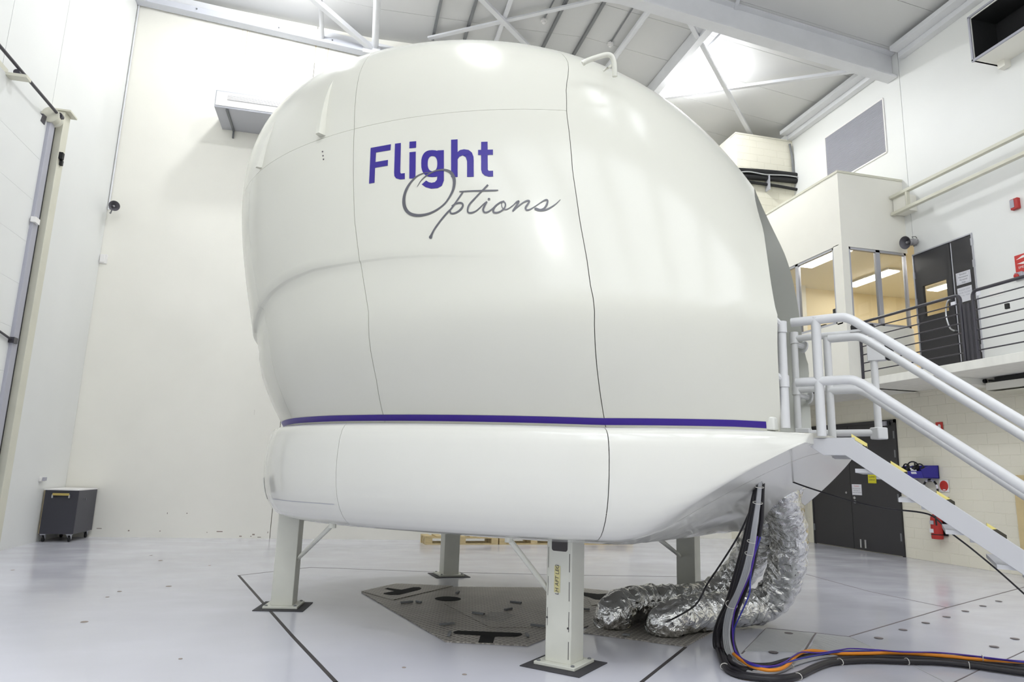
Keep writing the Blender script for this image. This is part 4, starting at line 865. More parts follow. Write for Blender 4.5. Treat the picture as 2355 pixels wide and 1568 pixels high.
def fan(kz, dz, name, mat, nr=7):
    rows = []
    ring = [skirt(p, kz) for p in ph_all]
    for t in np.linspace(0, 1, nr):
        row = []
        for p in ring:
            q = p+(A(ctr[0], ctr[1], p[2])-p)*t
            if dz < 0: q[2] = p[2] if t == 0 else smax(.655, rake((q[:2]-CC) @ EF))
            row.append(q+A(0, 0, dz))
        rows.append(row)
    return MB().grid(rows).build(name, mat, sim, sharp=60)
fan(0, .0005, 'deck', M['deck'])
fan(len(SK)-1, -.0005, 'underside', M['skirt_gel'], 14)
# recessed grab slot at the front of the skirt, small step block aft by the stripe
a = skirt(307, 6.2); b = skirt(307, 9.0)
def slot_pts(ph, k0, k1, off): 
    return [skirt(ph, k)+off for k in np.linspace(k0, k1, 6)]
n_ = (skirt(307, 7)-A(CC[0], CC[1], 0)); n_[2] = 0; n_ /= np.linalg.norm(n_)
MB().grid([slot_pts(305.4, 6.6, 8.9, n_*.0035), slot_pts(308.6, 6.6, 8.9, n_*.0035)]).build('grab_slot', M['louver'], sim)
c = s2w(-2.34, -.60, 1.30); MB().obox(c, A(EF[0], EF[1], 0)*.035, A(ER[0], ER[1], 0)*.035, (0, 0, .035)).build('corner_block', M['deck'], sim, bevel=.008)

# grab rail on the roof
h0, h1 = s2w(-1.17, -.66, 3.75), s2w(-1.39, -.56, 3.66)
q = [dp(1340, 146, 4.25), dp(1352, 139, 4.25), dp(1378, 130, 4.25), dp(1396, 126, 4.25), dp(1406, 129, 4.25), dp(1411, 138, 4.25), dp(1413, 150, 4.25), dp(1414, 176, 4.25)]
MB().tube(spline(q, 6), .016, 12).build('grab_rail', M['gel'], sim)
q2 = [dp(1388, 163, 4.6), dp(1400, 155, 4.6), dp(1408, 148, 4.35)]
MB().tube(q2, .007, 8).build('rail_stay', M['gel'], sim)

# legs
def leg(c, ang, top, base_rot=None, tie=True):
    c = A(*c, 0); u = A(math.cos(R(ang)), math.sin(R(ang)), 0); v = A(-u[1], u[0], 0); h = .0775
    L = MB().obox(c+A(0, 0, (.02+top)/2), u*h, v*h, A(0, 0, (top-.02)/2)).build('leg', M['leg'], sim, bevel=.004)
    MB().obox(c+A(0, 0, .0135), u*.122, v*.122, (0, 0, .0085)).build('base_plate', M['leg'], L, bevel=.003)
    for i in (-1, 1):
        for j in (-1, 1):
            MB().lathe(c+u*.102*i+v*.102*j+A(0, 0, .021), (0, 0, 1), [(.011, 0), (.011, .006), (.006, .009)], 6).build('bolt', M['conduit'], L)
    return L, c, u, v, h
MATS = [((1.23, 3.795), 45, 'black rubber mat under the nearest simulator leg', .175), ((-.357, 5.53), -9, 'black rubber mat under the leftmost simulator leg', .175),
        ((1.08, 7.06), 8, 'black rubber mat under the far front simulator leg, beside the pit plate', .17), ((2.84, 5.46), 45, 'black rubber mat hidden under the right simulator leg behind silver ducts', .17)]
for c, ang, lab, hw in MATS:
    u = A(math.cos(R(ang)), math.sin(R(ang)), 0); v = A(-u[1], u[0], 0)
    tag(MB().obox(A(*c, .0025), u*hw, v*hw, (0, 0, .0025)).build('rubber_mat', M['rubber']), lab, 'mat', 'rubber mats under the simulator legs')
L1, c1, u1, v1, hh = leg((1.235, 3.81), 45, .74)
L2, c2, u2, v2, _ = leg((-.357, 5.54), -9, .70)
L3, c3, u3, v3, _ = leg((1.08, 7.06), 8, .70)
L4, c4, u4, v4, _ = leg((2.84, 5.46), 45, .74)
# near leg: hand hole, stitch-weld gaps, tape with handwriting
f = -u1; o = c1+f*(hh+.001)
def face_quad(name, s0, s1, z0, z1, mat, lift=.0005, face=f, along=v1, base=o):
    return MB().prism([base+along*s0+A(0, 0, z0), base+along*s1+A(0, 0, z0), base+along*s1+A(0, 0, z1), base+along*s0+A(0, 0, z1)], face*lift).build(name, mat, L1)
zl = lambda py: float(at(1290, py, y=c1[1]-.05)[2])
def rounded(name, s0, s1, z0, z1, rr, mat):
    P = []
    for cx, cz, a0 in ((s1-rr, z1-rr, 0), (s0+rr, z1-rr, 90), (s0+rr, z0+rr, 180), (s1-rr, z0+rr, 270)):
        for t in range(0, 91, 15): P.append(o+v1*(cx+rr*math.cos(R(a0+t)))+A(0, 0, cz+rr*math.sin(R(a0+t))))
    return MB().prism(P, f*.0008).build(name, mat, L1)
rounded('hand_hole', -.050, .047, zl(1267), .71, .014, M['joint_dark'])
for a, b in ((1271, 1313), (1335, 1379), (1403, 1449), (1471, 1512)):
    face_quad('weld_gap', -.0655, -.0620, zl(b), zl(a), M['joint_dark'])
for a, b in ((1259, 1307), (1327, 1371), (1399, 1441)):
    face_quad('weld_gap', .0650, .0672, zl(b), zl(a), M['joint_dark'])
tp = face_quad('tape_label', -.008, .028, zl(1362), zl(1301), M['tape'], .001); tp['label'] = 'masking tape with handwritten lettering'
text('LH AFT LEG', .030, o+v1*.009+f*.0012+A(0, 0, (zl(1362)+zl(1304))/2), (0, 0, 1), tuple(v1), M['ink'], L1, shear=.15)
for px, py in ((1306, 1445), (1258, 1419)):
    p = on_plane(px, py, o, f); MB().lathe(p, f, [(.006, 0), (.005, .002)], 10).build('hole', M['joint_dark'], L1)
# leg braces
def brace(p, q, w=.030):
    MB().tube([p, q], w/2, 10).build('leg_brace', M['leg'], sim)
    for e in (p, q): MB().lathe(e-A(0, 0, .02), (0, 0, 1), [(.022, 0), (.022, .04)], 8).build('brace_lug', M['leg'], sim)
brace(c2+u2*.07+A(0, 0, .335), at(765, 1206, z=.66))
brace(c1+v1*.07+A(0, 0, .335), at(1170, 1238, z=.66))
brace(c3-u3*.08+A(0, 0, .50), c3-u3*.45+A(0, -.1, .66))
brace(c4+v4*.07+A(0, 0, .37), at(1512, 1236, z=.66))
MB().box(c3-A(.12, .06, -.42), c3-A(.07, -.02, -.56)).build('brace_lug', M['leg'], sim)

# guard posts and swing gate at the entry
RP = .024
def P_(px, py, rv): return at_r(px, py, rv)
rl_ = -.56
pl_top, pl_bot = P_(1796, 742, rl_), P_(1804, 985, rl_)
pl_bot = A(pl_top[0], pl_top[1], 1.28)
MB().tube([pl_bot, pl_top-A(0, 0, .02)], RP, 12).build('guard_post', M['white_rail'], sim)
for z in (pl_top[2]-.02, float(P_(1800, 875, rl_)[2])):
    b = A(pl_top[0], pl_top[1], z); e = s2w(aft_a(-.56, z)+.08, -.62, z+.05)
    MB().tube([b, e], RP*.85, 10).build('bracket', M['white_rail'], sim)
    MB().lathe(b-A(0, 0, .035), (0, 0, 1), [(RP*1.2, 0), (RP*1.2, .06)], 12).build('clamp_collar', M['white_rail'], sim)
rg = .93
gt = P_(1826, 775, rg); ge = P_(2006, 775, rg); zt_ = gt[2]; zb_ = P_(1842, 1000, rg)[2]; zm_ = P_(1835, 895, rg)[2]
g0, g1 = A(gt[0], gt[1], 0), A(ge[0], ge[1], 0)
gate = MB().tube([g0+A(0, 0, 1.285), g0+A(0, 0, zt_)], RP, 12).build('gate_post', M['white_rail'], sim)
for z in (zt_-.01, zm_):
    MB().lathe(g0+A(0, 0, z-.04), (0, 0, 1), [(RP*1.3, 0), (RP*1.3, .085)], 12).build('clamp_collar', M['white_rail'], gate)
    e = s2w(aft_a(1.0, z-.05)+.03, 1.0, z-.06)
    MB().tube([g0+A(0, 0, z-.04), e], RP*.8, 10).lathe(e, e-g0-A(0, 0, z-.04), [(.045, -.012), (.045, 0)], 14).build('bracket', M['white_rail'], gate)
z0g, z1g = zb_, zt_-.012
gd = (g1-g0)/np.linalg.norm(g1-g0)
for z in (z1g, zm_-.005, z0g+.01):
    MB().tube([g0+A(0, 0, z), g1+A(0, 0, z)], RP, 12).build('gate_rail', M['white_rail'], gate)
MB().tube([g1+A(0, 0, z0g-.01), g1+A(0, 0, z1g)], RP, 12).build('gate_end_post', M['white_rail'], gate)
MB().box(g1-A(.04, .04, .035-z0g), g1+A(.04, .04, .045+z0g)).build('gate_foot', M['white_rail'], gate, bevel=.008)
MB().obox(g0+gd*.035+A(0, 0, z0g+.01), gd*.05, A(gd[1], -gd[0], 0)*.036, (0, 0, .036)).build('clamp_collar', M['white_rail'], gate, bevel=.006)
pb = P_(2007, 806, rg)
pl = MB().obox(A(g1[0], g1[1], pb[2])+gd*.02, gd*.055, A(gd[1], -gd[0], 0)*.03, (0, 0, .075)).build('latch_plate', M['white_rail'], gate, bevel=.004)
MB().obox(A(g1[0], g1[1], pb[2])+gd*.10, gd*.022, A(gd[1], -gd[0], 0)*.028, (0, 0, .075)).build('bumper', M['black'], gate, bevel=.008)
lt = P_(1984, 757, rg)
MB().obox(lt-A(0, 0, .012), gd*.075, A(gd[1], -gd[0], 0)*.04, (0, 0, .008)).build('switch_tray', M['white_rail'], gate)
MB().obox(lt+A(0, 0, .012), gd*.072, A(gd[1], -gd[0], 0)*.03, (0, 0, .016)).obox(lt-gd*.05+A(0, 0, .035), gd*.018, A(gd[1], -gd[0], 0)*.025, (0, 0, .016)).build('limit_switch', M['black'], gate, bevel=.004)

# ---------------------------------------------------------------- access stairs
SD = -EF                                  # stairs run aft
RN, RF = -.40, .20
SKEW = .09/.6
def az(a, r, z): return s2w(a + SKEW*(r-RN), r, z)
st = thing('access_stairs', 'white steel stairs with tubular handrails leading up to the dome entry', 'stairs', (*s2w(-3.6, 0, 0)[:2], 0))
slope = .735
def stringer(r, t):
    a0, zt = -2.685, 1.234; ae = a0-(zt-.0)/slope
    top = [(-2.44, zt), (a0, zt), (ae, 0)]
    bot = [(ae+.16, 0), (-2.652, 1.148), (-2.545, 1.148), (-2.47, 1.20), (-2.44, 1.205)]
    return MB().prism([az(a, r, z) for a, z in top+bot], A(ER[0], ER[1], 0)*t).build('stringer', M['stringer'], st, bevel=.002)
stringer(RN, .012); stringer(RF-.012, .012)
MB().prism([az(-2.46, RN+.012, 1.222), az(-2.70, RN+.012, 1.222), az(-2.70, RF-.012, 1.222), az(-2.46, RF-.012, 1.222)], (0, 0, .018)).build('landing', M['stringer'], st)
nst = 8; rise = 1.234/9
for k in range(nst):
    zn = 1.234-rise*(k+1); z = zn-.035; a = -2.685-(rise/slope)*(k+1)+.104
    tr = MB().prism([az(a+.075, RN+.012, z), az(a-.105, RN+.012, z), az(a-.105, RF-.012, z), az(a+.075, RF-.012, z)], (0, 0, .02)).build('tread', M['stringer'], st)
    ac_ = -2.685-(rise/slope)*(k+1)
    MB().prism([az(ac_+.015, RN+.0125, zn+.001), az(ac_-.055, RN+.0125, zn-.048), az(ac_-.055, RN+.04, zn-.048), az(ac_+.015, RN+.04, zn+.001)], (0, 0, .026)).build('hazard_nosing', M['hazard'], tr)
    MB().prism([az(a-.02, RN+.012, z-.03), az(a-.10, RN+.012, z-.03), az(a-.10, RN+.06, z-.03), az(a-.02, RN+.06, z-.03)], (0, 0, .03)).build('tread_bracket', M['stringer'], tr)
MB().prism([az(-2.685, RN+.0125, 1.238), az(-2.755, RN+.0125, 1.190), az(-2.755, RN+.05, 1.190), az(-2.685, RN+.05, 1.238)], (0, 0, .02)).build('hazard_nosing', M['hazard'], st)
def rail(r, left, bend, far, name):
    """left and bend/far are image survey points on the plane of the rail"""
    p0, p1, p2 = [P_(*q, r) for q in (left, bend, far)]
    p0 = A(p0[0], p0[1], p1[2])
    d = p2-p1; k = (p1[2]-.0)/(-d[2]); hz = p1[2]
    end = p1+d*min(k*.93, 3.6)
    e1 = (p1-p0)/np.linalg.norm(p1-p0); e2 = d/np.linalg.norm(d)
    pts = [p0] + spline([p1-e1*.09, p1-e1*.045, p1-e1*.012+e2*.008, p1+e2*.045, p1+e2*.09], 4) + [end]
    return MB().tube(pts, .0245, 14).build(name, M['white_rail'], st)
rail(RN, (1820, 737), (1947, 728), (2355, 972), 'handrail')
rail(RN, (1831, 882), (1966, 872), (2355, 1121), 'mid_rail')
rail(RF, (1905, 772), (1978, 773), (2355, 1004), 'handrail')
rail(RF, (1905, 886), (1980, 895), (2355, 1138), 'mid_rail')
b = P_(1890, 1003, RN); MB().tube([b, A(b[0], b[1], P_(1890, 729, RN)[2])], .0245, 14).build('rail_post', M['white_rail'], st)
b = P_(1914, 1000, RF); MB().tube([A(b[0], b[1], 1.24), A(b[0], b[1], P_(1912, 775, RF)[2])], .0225, 14).build('rail_post', M['white_rail'], st)
for r in (RN, RF):
    a = -4.05; z = 1.234+slope*(a+2.685); MB().tube([az(a, r, z), az(a, r, z+.66)], .0245, 12).build('rail_post', M['white_rail'], st)
# ---------------------------------------------------------------- pit cover plates
pit = thing('pit_cover', 'chequer plate pit cover with black T-shaped slots under the simulator', 'floor plate', (*at(1100, 1420, z=0)[:2], 0))
def flat(pts, z0, h, mat, name, parent):
    P = [at(*p, z=0)[:2] for p in pts]
    return MB().prism([(x, y, z0) for x, y in P], (0, 0, h)).build(name, M[mat], parent)
def zz(L, ox=800, oy=1200, s=3.623): return [(ox+x/s, oy+y/s) for x, y in L]
flat([(831, 1363), (1025, 1477), (1213, 1486.5), (1262, 1466), (1395, 1430), (1440, 1390), (1400, 1360), (1330, 1353), (1042, 1350.5), (922, 1345)], .0012, .006, 'checker', 'pit_plate', pit)
flat(zz([(112, 588), (400, 523), (875, 543), (380, 660)]), .0075, .0045, 'checker', 'corner_plate', pit)
flat(zz([(800, 690), (960, 660), (1110, 630), (1680, 645), (1690, 890), (1180, 888)]), .0075, .0022, 'checker', 'centre_plate', pit)
flat([(1340, 1456), (1390, 1405), (1480, 1385), (1640, 1400), (1720, 1430), (1655, 1446), (1624, 1463), (1576, 1488)], .0014, .006, 'checker', 'pit_plate', pit)
flat([(1345, 1368), (1372, 1358), (1425, 1366), (1440, 1385), (1360, 1395)], .0075, .003, 'checker', 'corner_plate', pit)
def slot(L, z=.0125): return flat(zz(L), z, .0006, 'void', 'slot', pit)
slot([(876, 933), (890, 922), (920, 917), (1400, 935), (1440, 938), (1456, 947), (1440, 958), (1400, 967), (1225, 966), (1210, 1019), (1086, 1016), (1106, 957), (920, 946), (890, 942)], .0085)
slot([(306, 570), (330, 562), (445, 578), (545, 557), (595, 556), (614, 565), (600, 577), (500, 602), (430, 620), (350, 622), (295, 612), (300, 605), (385, 590)])
slot([(1955, 597), (2080, 612), (2215, 606), (2185, 640), (2170, 655), (2190, 668), (2060, 657), (1955, 618)], .0115)
P = at(1030, 1379, z=0); MB().lathe((P[0], P[1], .0074), (0, 0, 1), [(.105, 0), (.105, .0006)], 20).build('pit_hole', M['void'], pit)
rods = [((440, 670), (540, 662)), ((765, 852), (885, 843)), ((1040, 752), (1135, 766)), ((1355, 662), (1445, 672)), ((1525, 854), (1640, 866)), ((840, 945), (852, 915)), ((1488, 930), (1500, 948)), ((1310, 730), (1365, 718)), ((1955, 723), (2015, 727)), ((570, 660), (612, 668)), ((905, 592), (925, 580)), ((2290, 936), (2350, 942))]
for a, b in rods:
    p, q = [at(800+x/3.623, 1200+y/3.623, z=.016) for x, y in (a, b)]
    MB().bar(p, q, .018, .012).build('lifting_bar', M['conduit'], pit)
# scratched vent lines on the centre plate
for k in range(7):
    y = 745+k*11
    p, q = [at(800+x/3.623, 1200+yy/3.623, z=.0101) for x, yy in ((1110+abs(k-4)*18, y+6), (1390-abs(k-2)*22, y+14))]
    MB().bar(p, q, .004, .0012).build('plate_groove', M['conduit'], pit)

# ---------------------------------------------------------------- silver flexible ducts
def duct(path, r, seed, label):
    pts = spline(path, 16); m = len(pts); rng = np.random.RandomState(seed); n = 40
    ph = rng.rand(8)*6.28
    L = np.cumsum([0]+[np.linalg.norm(b-a) for a, b in zip(pts, pts[1:])])
    rs = []
    mb = MB(); mb.tube(pts, r, n)
    V = np.array(mb.v)
    jit = rng.rand(m, n)
    jit = (jit + np.roll(jit, 1, 1) + np.roll(jit, -1, 1))/3
    for i in range(m):
        s = L[i]
        for k in range(n):
            a = 2*math.pi*k/n
            d = V[i*n+k]-pts[i]
            w = .035*math.sin(s*38+ph[0]+2*math.sin(a*2+ph[1])) + .03*math.sin(s*83+3*a+ph[2]) + .02*math.sin(s*61-5*a+ph[3]) + .09*(jit[i, k]-.5)
            sag = 1-.10*max(0, -d[2]/r)
            V[i*n+k] = pts[i] + d*(1+w)*sag
    V[:, 2] = np.maximum(V[:, 2], .012)
    mb.v = [tuple(p) for p in V]
    o = mb.build('flexible_duct', M['foil'], sharp=180)
    return tag(o, label, 'duct', 'silver foil ducts beneath the simulator')
fl = lambda px, py, z=.12: at(px, py, z=z)
duct([fl(1408, 1432, .03), fl(1412, 1412, .09), fl(1440, 1395), fl(1500, 1386), fl(1570, 1385), fl(1635, 1372, .14), dp(1695, 1325, 5.2), dp(1740, 1255, 5.0), dp(1772, 1180, 4.75), dp(1800, 1125, 4.55), dp(1812, 1095, 4.5)], .126, 3,
     'crinkled silver foil duct, the longer rear one reaching left past the near leg')
duct([fl(1528, 1448, .03), fl(1535, 1432, .08), fl(1570, 1416, .115), fl(1630, 1408), fl(1700, 1402), fl(1755, 1392, .14), dp(1792, 1355, 4.85), dp(1812, 1290, 4.75), dp(1812, 1215, 4.65), dp(1795, 1150, 4.5), dp(1783, 1105, 4.45)], .124, 11,
     'crinkled silver foil duct, the front one curving up nearest the cable bundle')

# ---------------------------------------------------------------- cables
T0 = s2w(-2.23, -.45, 1.03); G0 = at(1650, 1480, z=.04)
hd = (G0-T0)[:2]; hn = A(-hd[1], hd[0], 0); hn /= np.linalg.norm(hn)
if hn @ (A(0, 0, 1)-T0) < 0: hn = -hn
z7 = lambda L: [(1300+x/2.76, 1000+y/2.76) for x, y in L]
zC = lambda L: [(1620+x/3.204, 1380+y/3.204) for x, y in L]
def cable(hang, run, r, mat, label, off=0.0, group=None, zlift=0.0, ties=(), name='cable', cat='cable'):
    pts = [on_plane(px, py, T0+hn*off, hn) for px, py in z7(hang)]
    if pts:
        pts = [pts[0] + (pts[0]-pts[1])*.35] + pts
        pts = [A(p[0], p[1], max(p[2], r+.002)) for p in pts]
    pts += [at(px, py, z=r+.003+zlift) for px, py in zC(run)]
    if run:
        pts.append(pts[-1] + (pts[-1]-pts[-2])*1.2)
    P = spline(pts, 6)
    o = MB().tube(P, r, 10).build(name, M[mat])
    tag(o, label, cat, group)
    P = np.array(P)
    for px, py, rr in ties:
        # nearest path point to the sight line
        d = ray(px, py); d = d/np.linalg.norm(d); w = P-A(0, 0, 1); dist = np.linalg.norm(w-np.outer(w @ d, d), axis=1)
        i = int(np.clip(np.argmin(dist), 1, len(P)-2)); t = P[i+1]-P[i-1]; t /= np.linalg.norm(t)
        e = np.cross(t, (0, 0, 1.)); e /= np.linalg.norm(e); g = np.cross(t, e)
        ring = [P[i] + e*rr*math.cos(k*math.pi/9) + g*rr*.8*math.sin(k*math.pi/9) for k in range(18)]
        ring = [A(q[0], q[1], max(q[2], .005)) for q in ring]
        MB().tube(ring, .0022, 6, closed=True).build('cable_tie', M['tie'], o)
    return o
cable([(1225, 290), (1193, 420), (1165, 560), (1122, 740), (1078, 900), (1030, 1060), (980, 1170), (953, 1260), (952, 1340), (972, 1420)],
      [(150, 490), (240, 548), (400, 575), (560, 584), (690, 562), (800, 510), (900, 472), (1000, 455), (1200, 445), (1450, 452), (1700, 458), (1950, 482), (2355, 540)], .0145, 'cable_black',
      'thick black cable on the outer left of the bundle, nearest the viewer on the floor', ties=[(1658, 1534, .022), (1837, 1552, .022), (1929, 1519, .023), (2079, 1517, .024), (2229, 1525, .024)])
cable([(1230, 290), (1207, 420), (1181, 560), (1140, 740), (1097, 900), (1050, 1060), (998, 1170), (972, 1260), (972, 1340), (993, 1420)],
      [(175, 482), (260, 536), (400, 560), (560, 567), (690, 545), (800, 492), (900, 455), (1000, 432), (1200, 420), (1450, 425), (1700, 434), (1950, 462), (2355, 515)], .0135, 'cable_black',
      'thick black cable lying just inside the outermost one', zlift=.004, off=.01)
cable([(1238, 300), (1219, 420), (1194, 560), (1152, 760), (1103, 930), (1056, 1090), (1012, 1190), (993, 1290), (1006, 1390), (1044, 1450)],
      [(190, 450), (270, 500), (380, 505), (500, 475), (620, 440), (720, 425), (850, 402), (1000, 396), (1300, 398), (1500, 404), (1800, 430), (2100, 458), (2355, 492)], .0135, 'cable_black',
      'black cable looping just left of the grey cables', off=-.012)
cable([(1253, 290), (1249, 420), (1243, 560), (1213, 720), (1178, 880), (1128, 1020), (1092, 1110), (1068, 1200), (1064, 1300), (1094, 1395)],
      [(270, 440), (340, 472), (450, 478), (560, 462), (660, 430), (800, 402), (1000, 386), (1250, 384), (1500, 392), (1800, 416), (2100, 446), (2355, 478)], .0125, 'cable_black',
      'black cable on the right edge of the hanging bundle, behind the grey ones', off=-.04)
for k in range(4):
    e = 11*k
    cable([(1228+e*.35, 330), (1216+e*.5, 430), (1195+e*.6, 560), (1172+e*.8, 700), (1134+e, 860), (1084+e, 1000), (1038+e, 1090), (1014+e, 1180), (1006+e, 1270), (1020+e, 1370), (1062+e, 1440)],
          [(225+e*2.0, 470-k*4), (320+e*1.2, 522-k*7), (450+e, 542-k*8), (570, 522-k*7), (660, 478-k*6), (770, 444-k*5), (880, 420-k*4), (1020, 404-k*3), (1300, 396), (1600, 404)], .0064, 'cable_grey',
          ['leftmost', 'second from left', 'second from right', 'rightmost'][k]+' of the four slim grey cables hanging side by side in the bundle', off=.018-k*.004, group='four grey cables in the hanging bundle',
          ties=[(1748, 1119, .024), (1738, 1157, .026), (1732, 1249, .026), (1712, 1270, .026), (1686, 1392, .034), (1722, 1537, .026), (1812, 1528, .022)] if k == 1 else ())
cable([], [(215, 395), (270, 440), (330, 478), (400, 503), (480, 516), (560, 506), (620, 470), (665, 420), (720, 386), (780, 372), (850, 376), (920, 386), (1020, 394), (1200, 392), (1400, 388), (1600, 398), (1800, 414), (2000, 434), (2355, 456)], .0092, 'orange',
      'bright orange cable curving over the black cables on the floor', zlift=.03)
cable([(1225, 690), (1190, 800), (1174, 920), (1170, 1000), (1140, 1080), (1098, 1170), (1070, 1240), (1068, 1320)],
      [(240, 385), (320, 463), (420, 492), (520, 488), (600, 462), (700, 432), (850, 402), (1000, 380), (1250, 373), (1500, 380), (1800, 392), (2050, 424), (2355, 458)], .0042, 'blue_c',
      'thin blue cable hanging loose from the bundle and following it along the floor', off=.02, zlift=.045, ties=[(2261, 1514, .02)])
cable([(1210, 700), (1180, 860), (1110, 1030), (1072, 1130), (1062, 1260)],
      [(232, 385), (320, 452), (420, 484), (520, 482), (600, 450), (650, 415), (720, 382), (850, 388), (1000, 366), (1080, 356), (1250, 364), (1480, 382), (1700, 384), (1950, 406), (2200, 436), (2355, 450)], .0038, 'violet_c',
      'thin violet cable lifting off the top of the floor bundle', off=.03, zlift=.05)
# loose thin cords
pts = [dp(1727, 1165, 3.95)] + [dp(x, y, d) for x, y, d in ((1722, 1181, 3.95), (1698, 1232, 4.02), (1662, 1290, 4.12), (1626, 1344, 4.2), (1615, 1366, 4.2), (1597, 1393, 4.2))] + [dp(1553, 1420, 4.2), at(1516, 1436, z=.05), at(1495, 1440, z=.02)]
tag(MB().tube(spline(pts, 6), .0055, 8).build('loose_wire', M['cable_black']), 'thin black cord hanging across the front silver duct to the floor', 'cord')
c0 = at_r(1770, 1087, .05); pts = [c0] + [at_r(x, y, r) for x, y, r in ((1815, 1105, .07), (1868, 1124, .1), (1960, 1152, .13), (2040, 1169, .16), (2117, 1178, .2), (2150, 1190, .2), (2182, 1221, .2), (2235, 1262, .2), (2300, 1316, .2), (2355, 1365, .2))]
pts.append(pts[-1]+(pts[-1]-pts[-2])*1.5)
tag(MB().tube(spline(pts, 6), .0045, 8).build('loose_wire', M['cable_black']), 'thin black cord slung from the dome underside to beneath the stairs', 'cord')

# ---------------------------------------------------------------- timber pallets by the back wall
pp0, pp1 = at(976, 1252.5, z=0), at(1457, 1252, z=0)
dv = (pp1-pp0)/3.0; ux = dv/np.linalg.norm(dv); L = np.linalg.norm(dv); uy = A(-ux[1], ux[0], 0)
labs = ['leftmost timber pallet on the floor under the dome, behind the far front leg', 'middle timber pallet on the floor behind the sloping leg brace', 'rightmost timber pallet on the floor, right of the near leg']
for k in range(3):
    o = pp0 + dv*k + ux*.01; t = thing('timber_pallet', labs[k], 'pallet', o + ux*L/2 + uy*.18, 'timber pallets behind the simulator')
    w = L-.02; D = .36
    def pb(name, a, b, c, d, z0, z1):
        MB().prism([o+ux*a+uy*c+A(0, 0, z0), o+ux*b+uy*c+A(0, 0, z0), o+ux*b+uy*d+A(0, 0, z0), o+ux*a+uy*d+A(0, 0, z0)], (0, 0, z1-z0)).build(name, M['wood'], t)
    for j in range(3):
        c = j*(D-.08)/2
        pb('bottom_board', 0, w, c, c+.08, .0, .018)
        for i in range(3): pb('block', i*(w-.1)/2, i*(w-.1)/2+.1, c, c+.08, .018, .085)
        pb('stringer_board', 0, w, c, c+.08, .085, .1)
    for i in range(7): pb('deck_board', i*(w-.1)/6, i*(w-.1)/6+.1, 0, D, .1, .115)

# ---------------------------------------------------------------- charcoal cabinet in the left corner
cx0, cx1, cy0, cy1, cz0, cz1 = -3.615, -3.225, 9.89, 10.56, .097, .628
cb = thing('rolling_cabinet', 'charcoal rolling cabinet with white top in the back left corner', 'cabinet', ((cx0+cx1)/2, (cy0+cy1)/2, 0))
MB().box((cx0+.012, cy0+.016, cz0), (cx1, cy1, cz1)).build('body', M['cab'], cb, bevel=.002)
MB().box((cx0, cy0+.016, cz0), (cx0+.011, cy1, cz1)).build('edge_board', M['ply'], cb)
fr = MB().box((cx0+.012, cy0, cz0), (cx1, cy0+.014, cz1)).build('front_panel', M['cab_front'], cb)
MB().box((cx0, cy0-.002, cz1), (cx1+.004, cy1, cz1+.014)).build('top', M['white_sign'], cb)
hx0, hx1, hz = cx0+.11, cx0+.295, .565
MB().box((hx0, cy0-.045, hz), (hx1, cy0-.018, hz+.028)).build('handle', M['brass'], fr, bevel=.004)
MB().box((hx0-.008, cy0-.035, hz-.03), (hx0+.006, cy0, hz+.012)).box((hx1-.006, cy0-.035, hz-.03), (hx1+.008, cy0, hz+.012)).build('handle_bracket', M['chrome'], fr)
for y in (cy0+.2, cy0+.27): MB().box((cx1, y, .50), (cx1+.005, y+.015, .53)).build('latch', M['conduit'], cb)
for x, y in ((cx0+.05, cy0+.04), (cx1-.05, cy0+.04), (cx1-.05, cy1-.06), (cx0+.05, cy1-.06)):
    c = MB().box((x-.03, y-.03, .085), (x+.03, y+.03, .097)).prism([(x-.02, y-.028, .085), (x-.02, y+.02, .085), (x-.02, y+.02, .03)], (.006, 0, 0)).prism([(x+.016, y-.028, .085), (x+.016, y+.02, .085), (x+.016, y+.02, .03)], (.006, 0, 0)).build('caster', M['alu'], cb)
    MB().lathe((x-.012, y+.012, .038), (1, 0, 0), [(.03, 0), (.038, .004), (.038, .02), (.03, .024)], 18).build('wheel', M['black'], c)

# ---------------------------------------------------------------- air unit on the back wall
ux0, ux1, uy0 = -2.215, -.75, 9.90; uz0, uz1 = 6.075, 6.34
au = thing('air_unit', 'long white air conditioning unit high on the back wall, partly behind the dome', 'air conditioner', ((ux0+ux1)/2, (uy0+YB)/2, uz0))
bd = MB().box((ux0, uy0, uz0), (ux1, YB-.003, uz1)).build('casing', M['alu'], au, bevel=.004)
MB().box((ux0+.015, uy0-.006, uz0+.03), (ux1-.015, uy0, uz1-.018)).build('front_panel', M['white_sign'], bd)
g0x, g1x = ux0+.17, ux1-.12
gr = MB().box((g0x, uy0-.010, uz0+.13), (g1x, uy0-.006, uz0+.21)).build('grille', M['louver'], bd)
for k in range(6): MB().box((g0x, uy0-.016, uz0+.133+k*.013), (g1x, uy0-.008, uz0+.140+k*.013)).build('grille_slat', M['white_sign'], gr) if False else None
m = MB()
for k in range(6): m.box((g0x, uy0-.016, uz0+.133+k*.013), (g1x, uy0-.008, uz0+.140+k*.013))
m.build('grille_slats', M['white_sign'], bd)
for x in (ux0+.17, ux1-.2):
    MB().bar((x, uy0+.02, uz0-.012), (x, YB-.02, uz0-.012), .03, .022).bar((x, YB-.02, uz0-.02), (x, YB-.02, uz0-.13), .03, .022, up=(1, 0, 0)).build('bracket', M['conduit'], au)

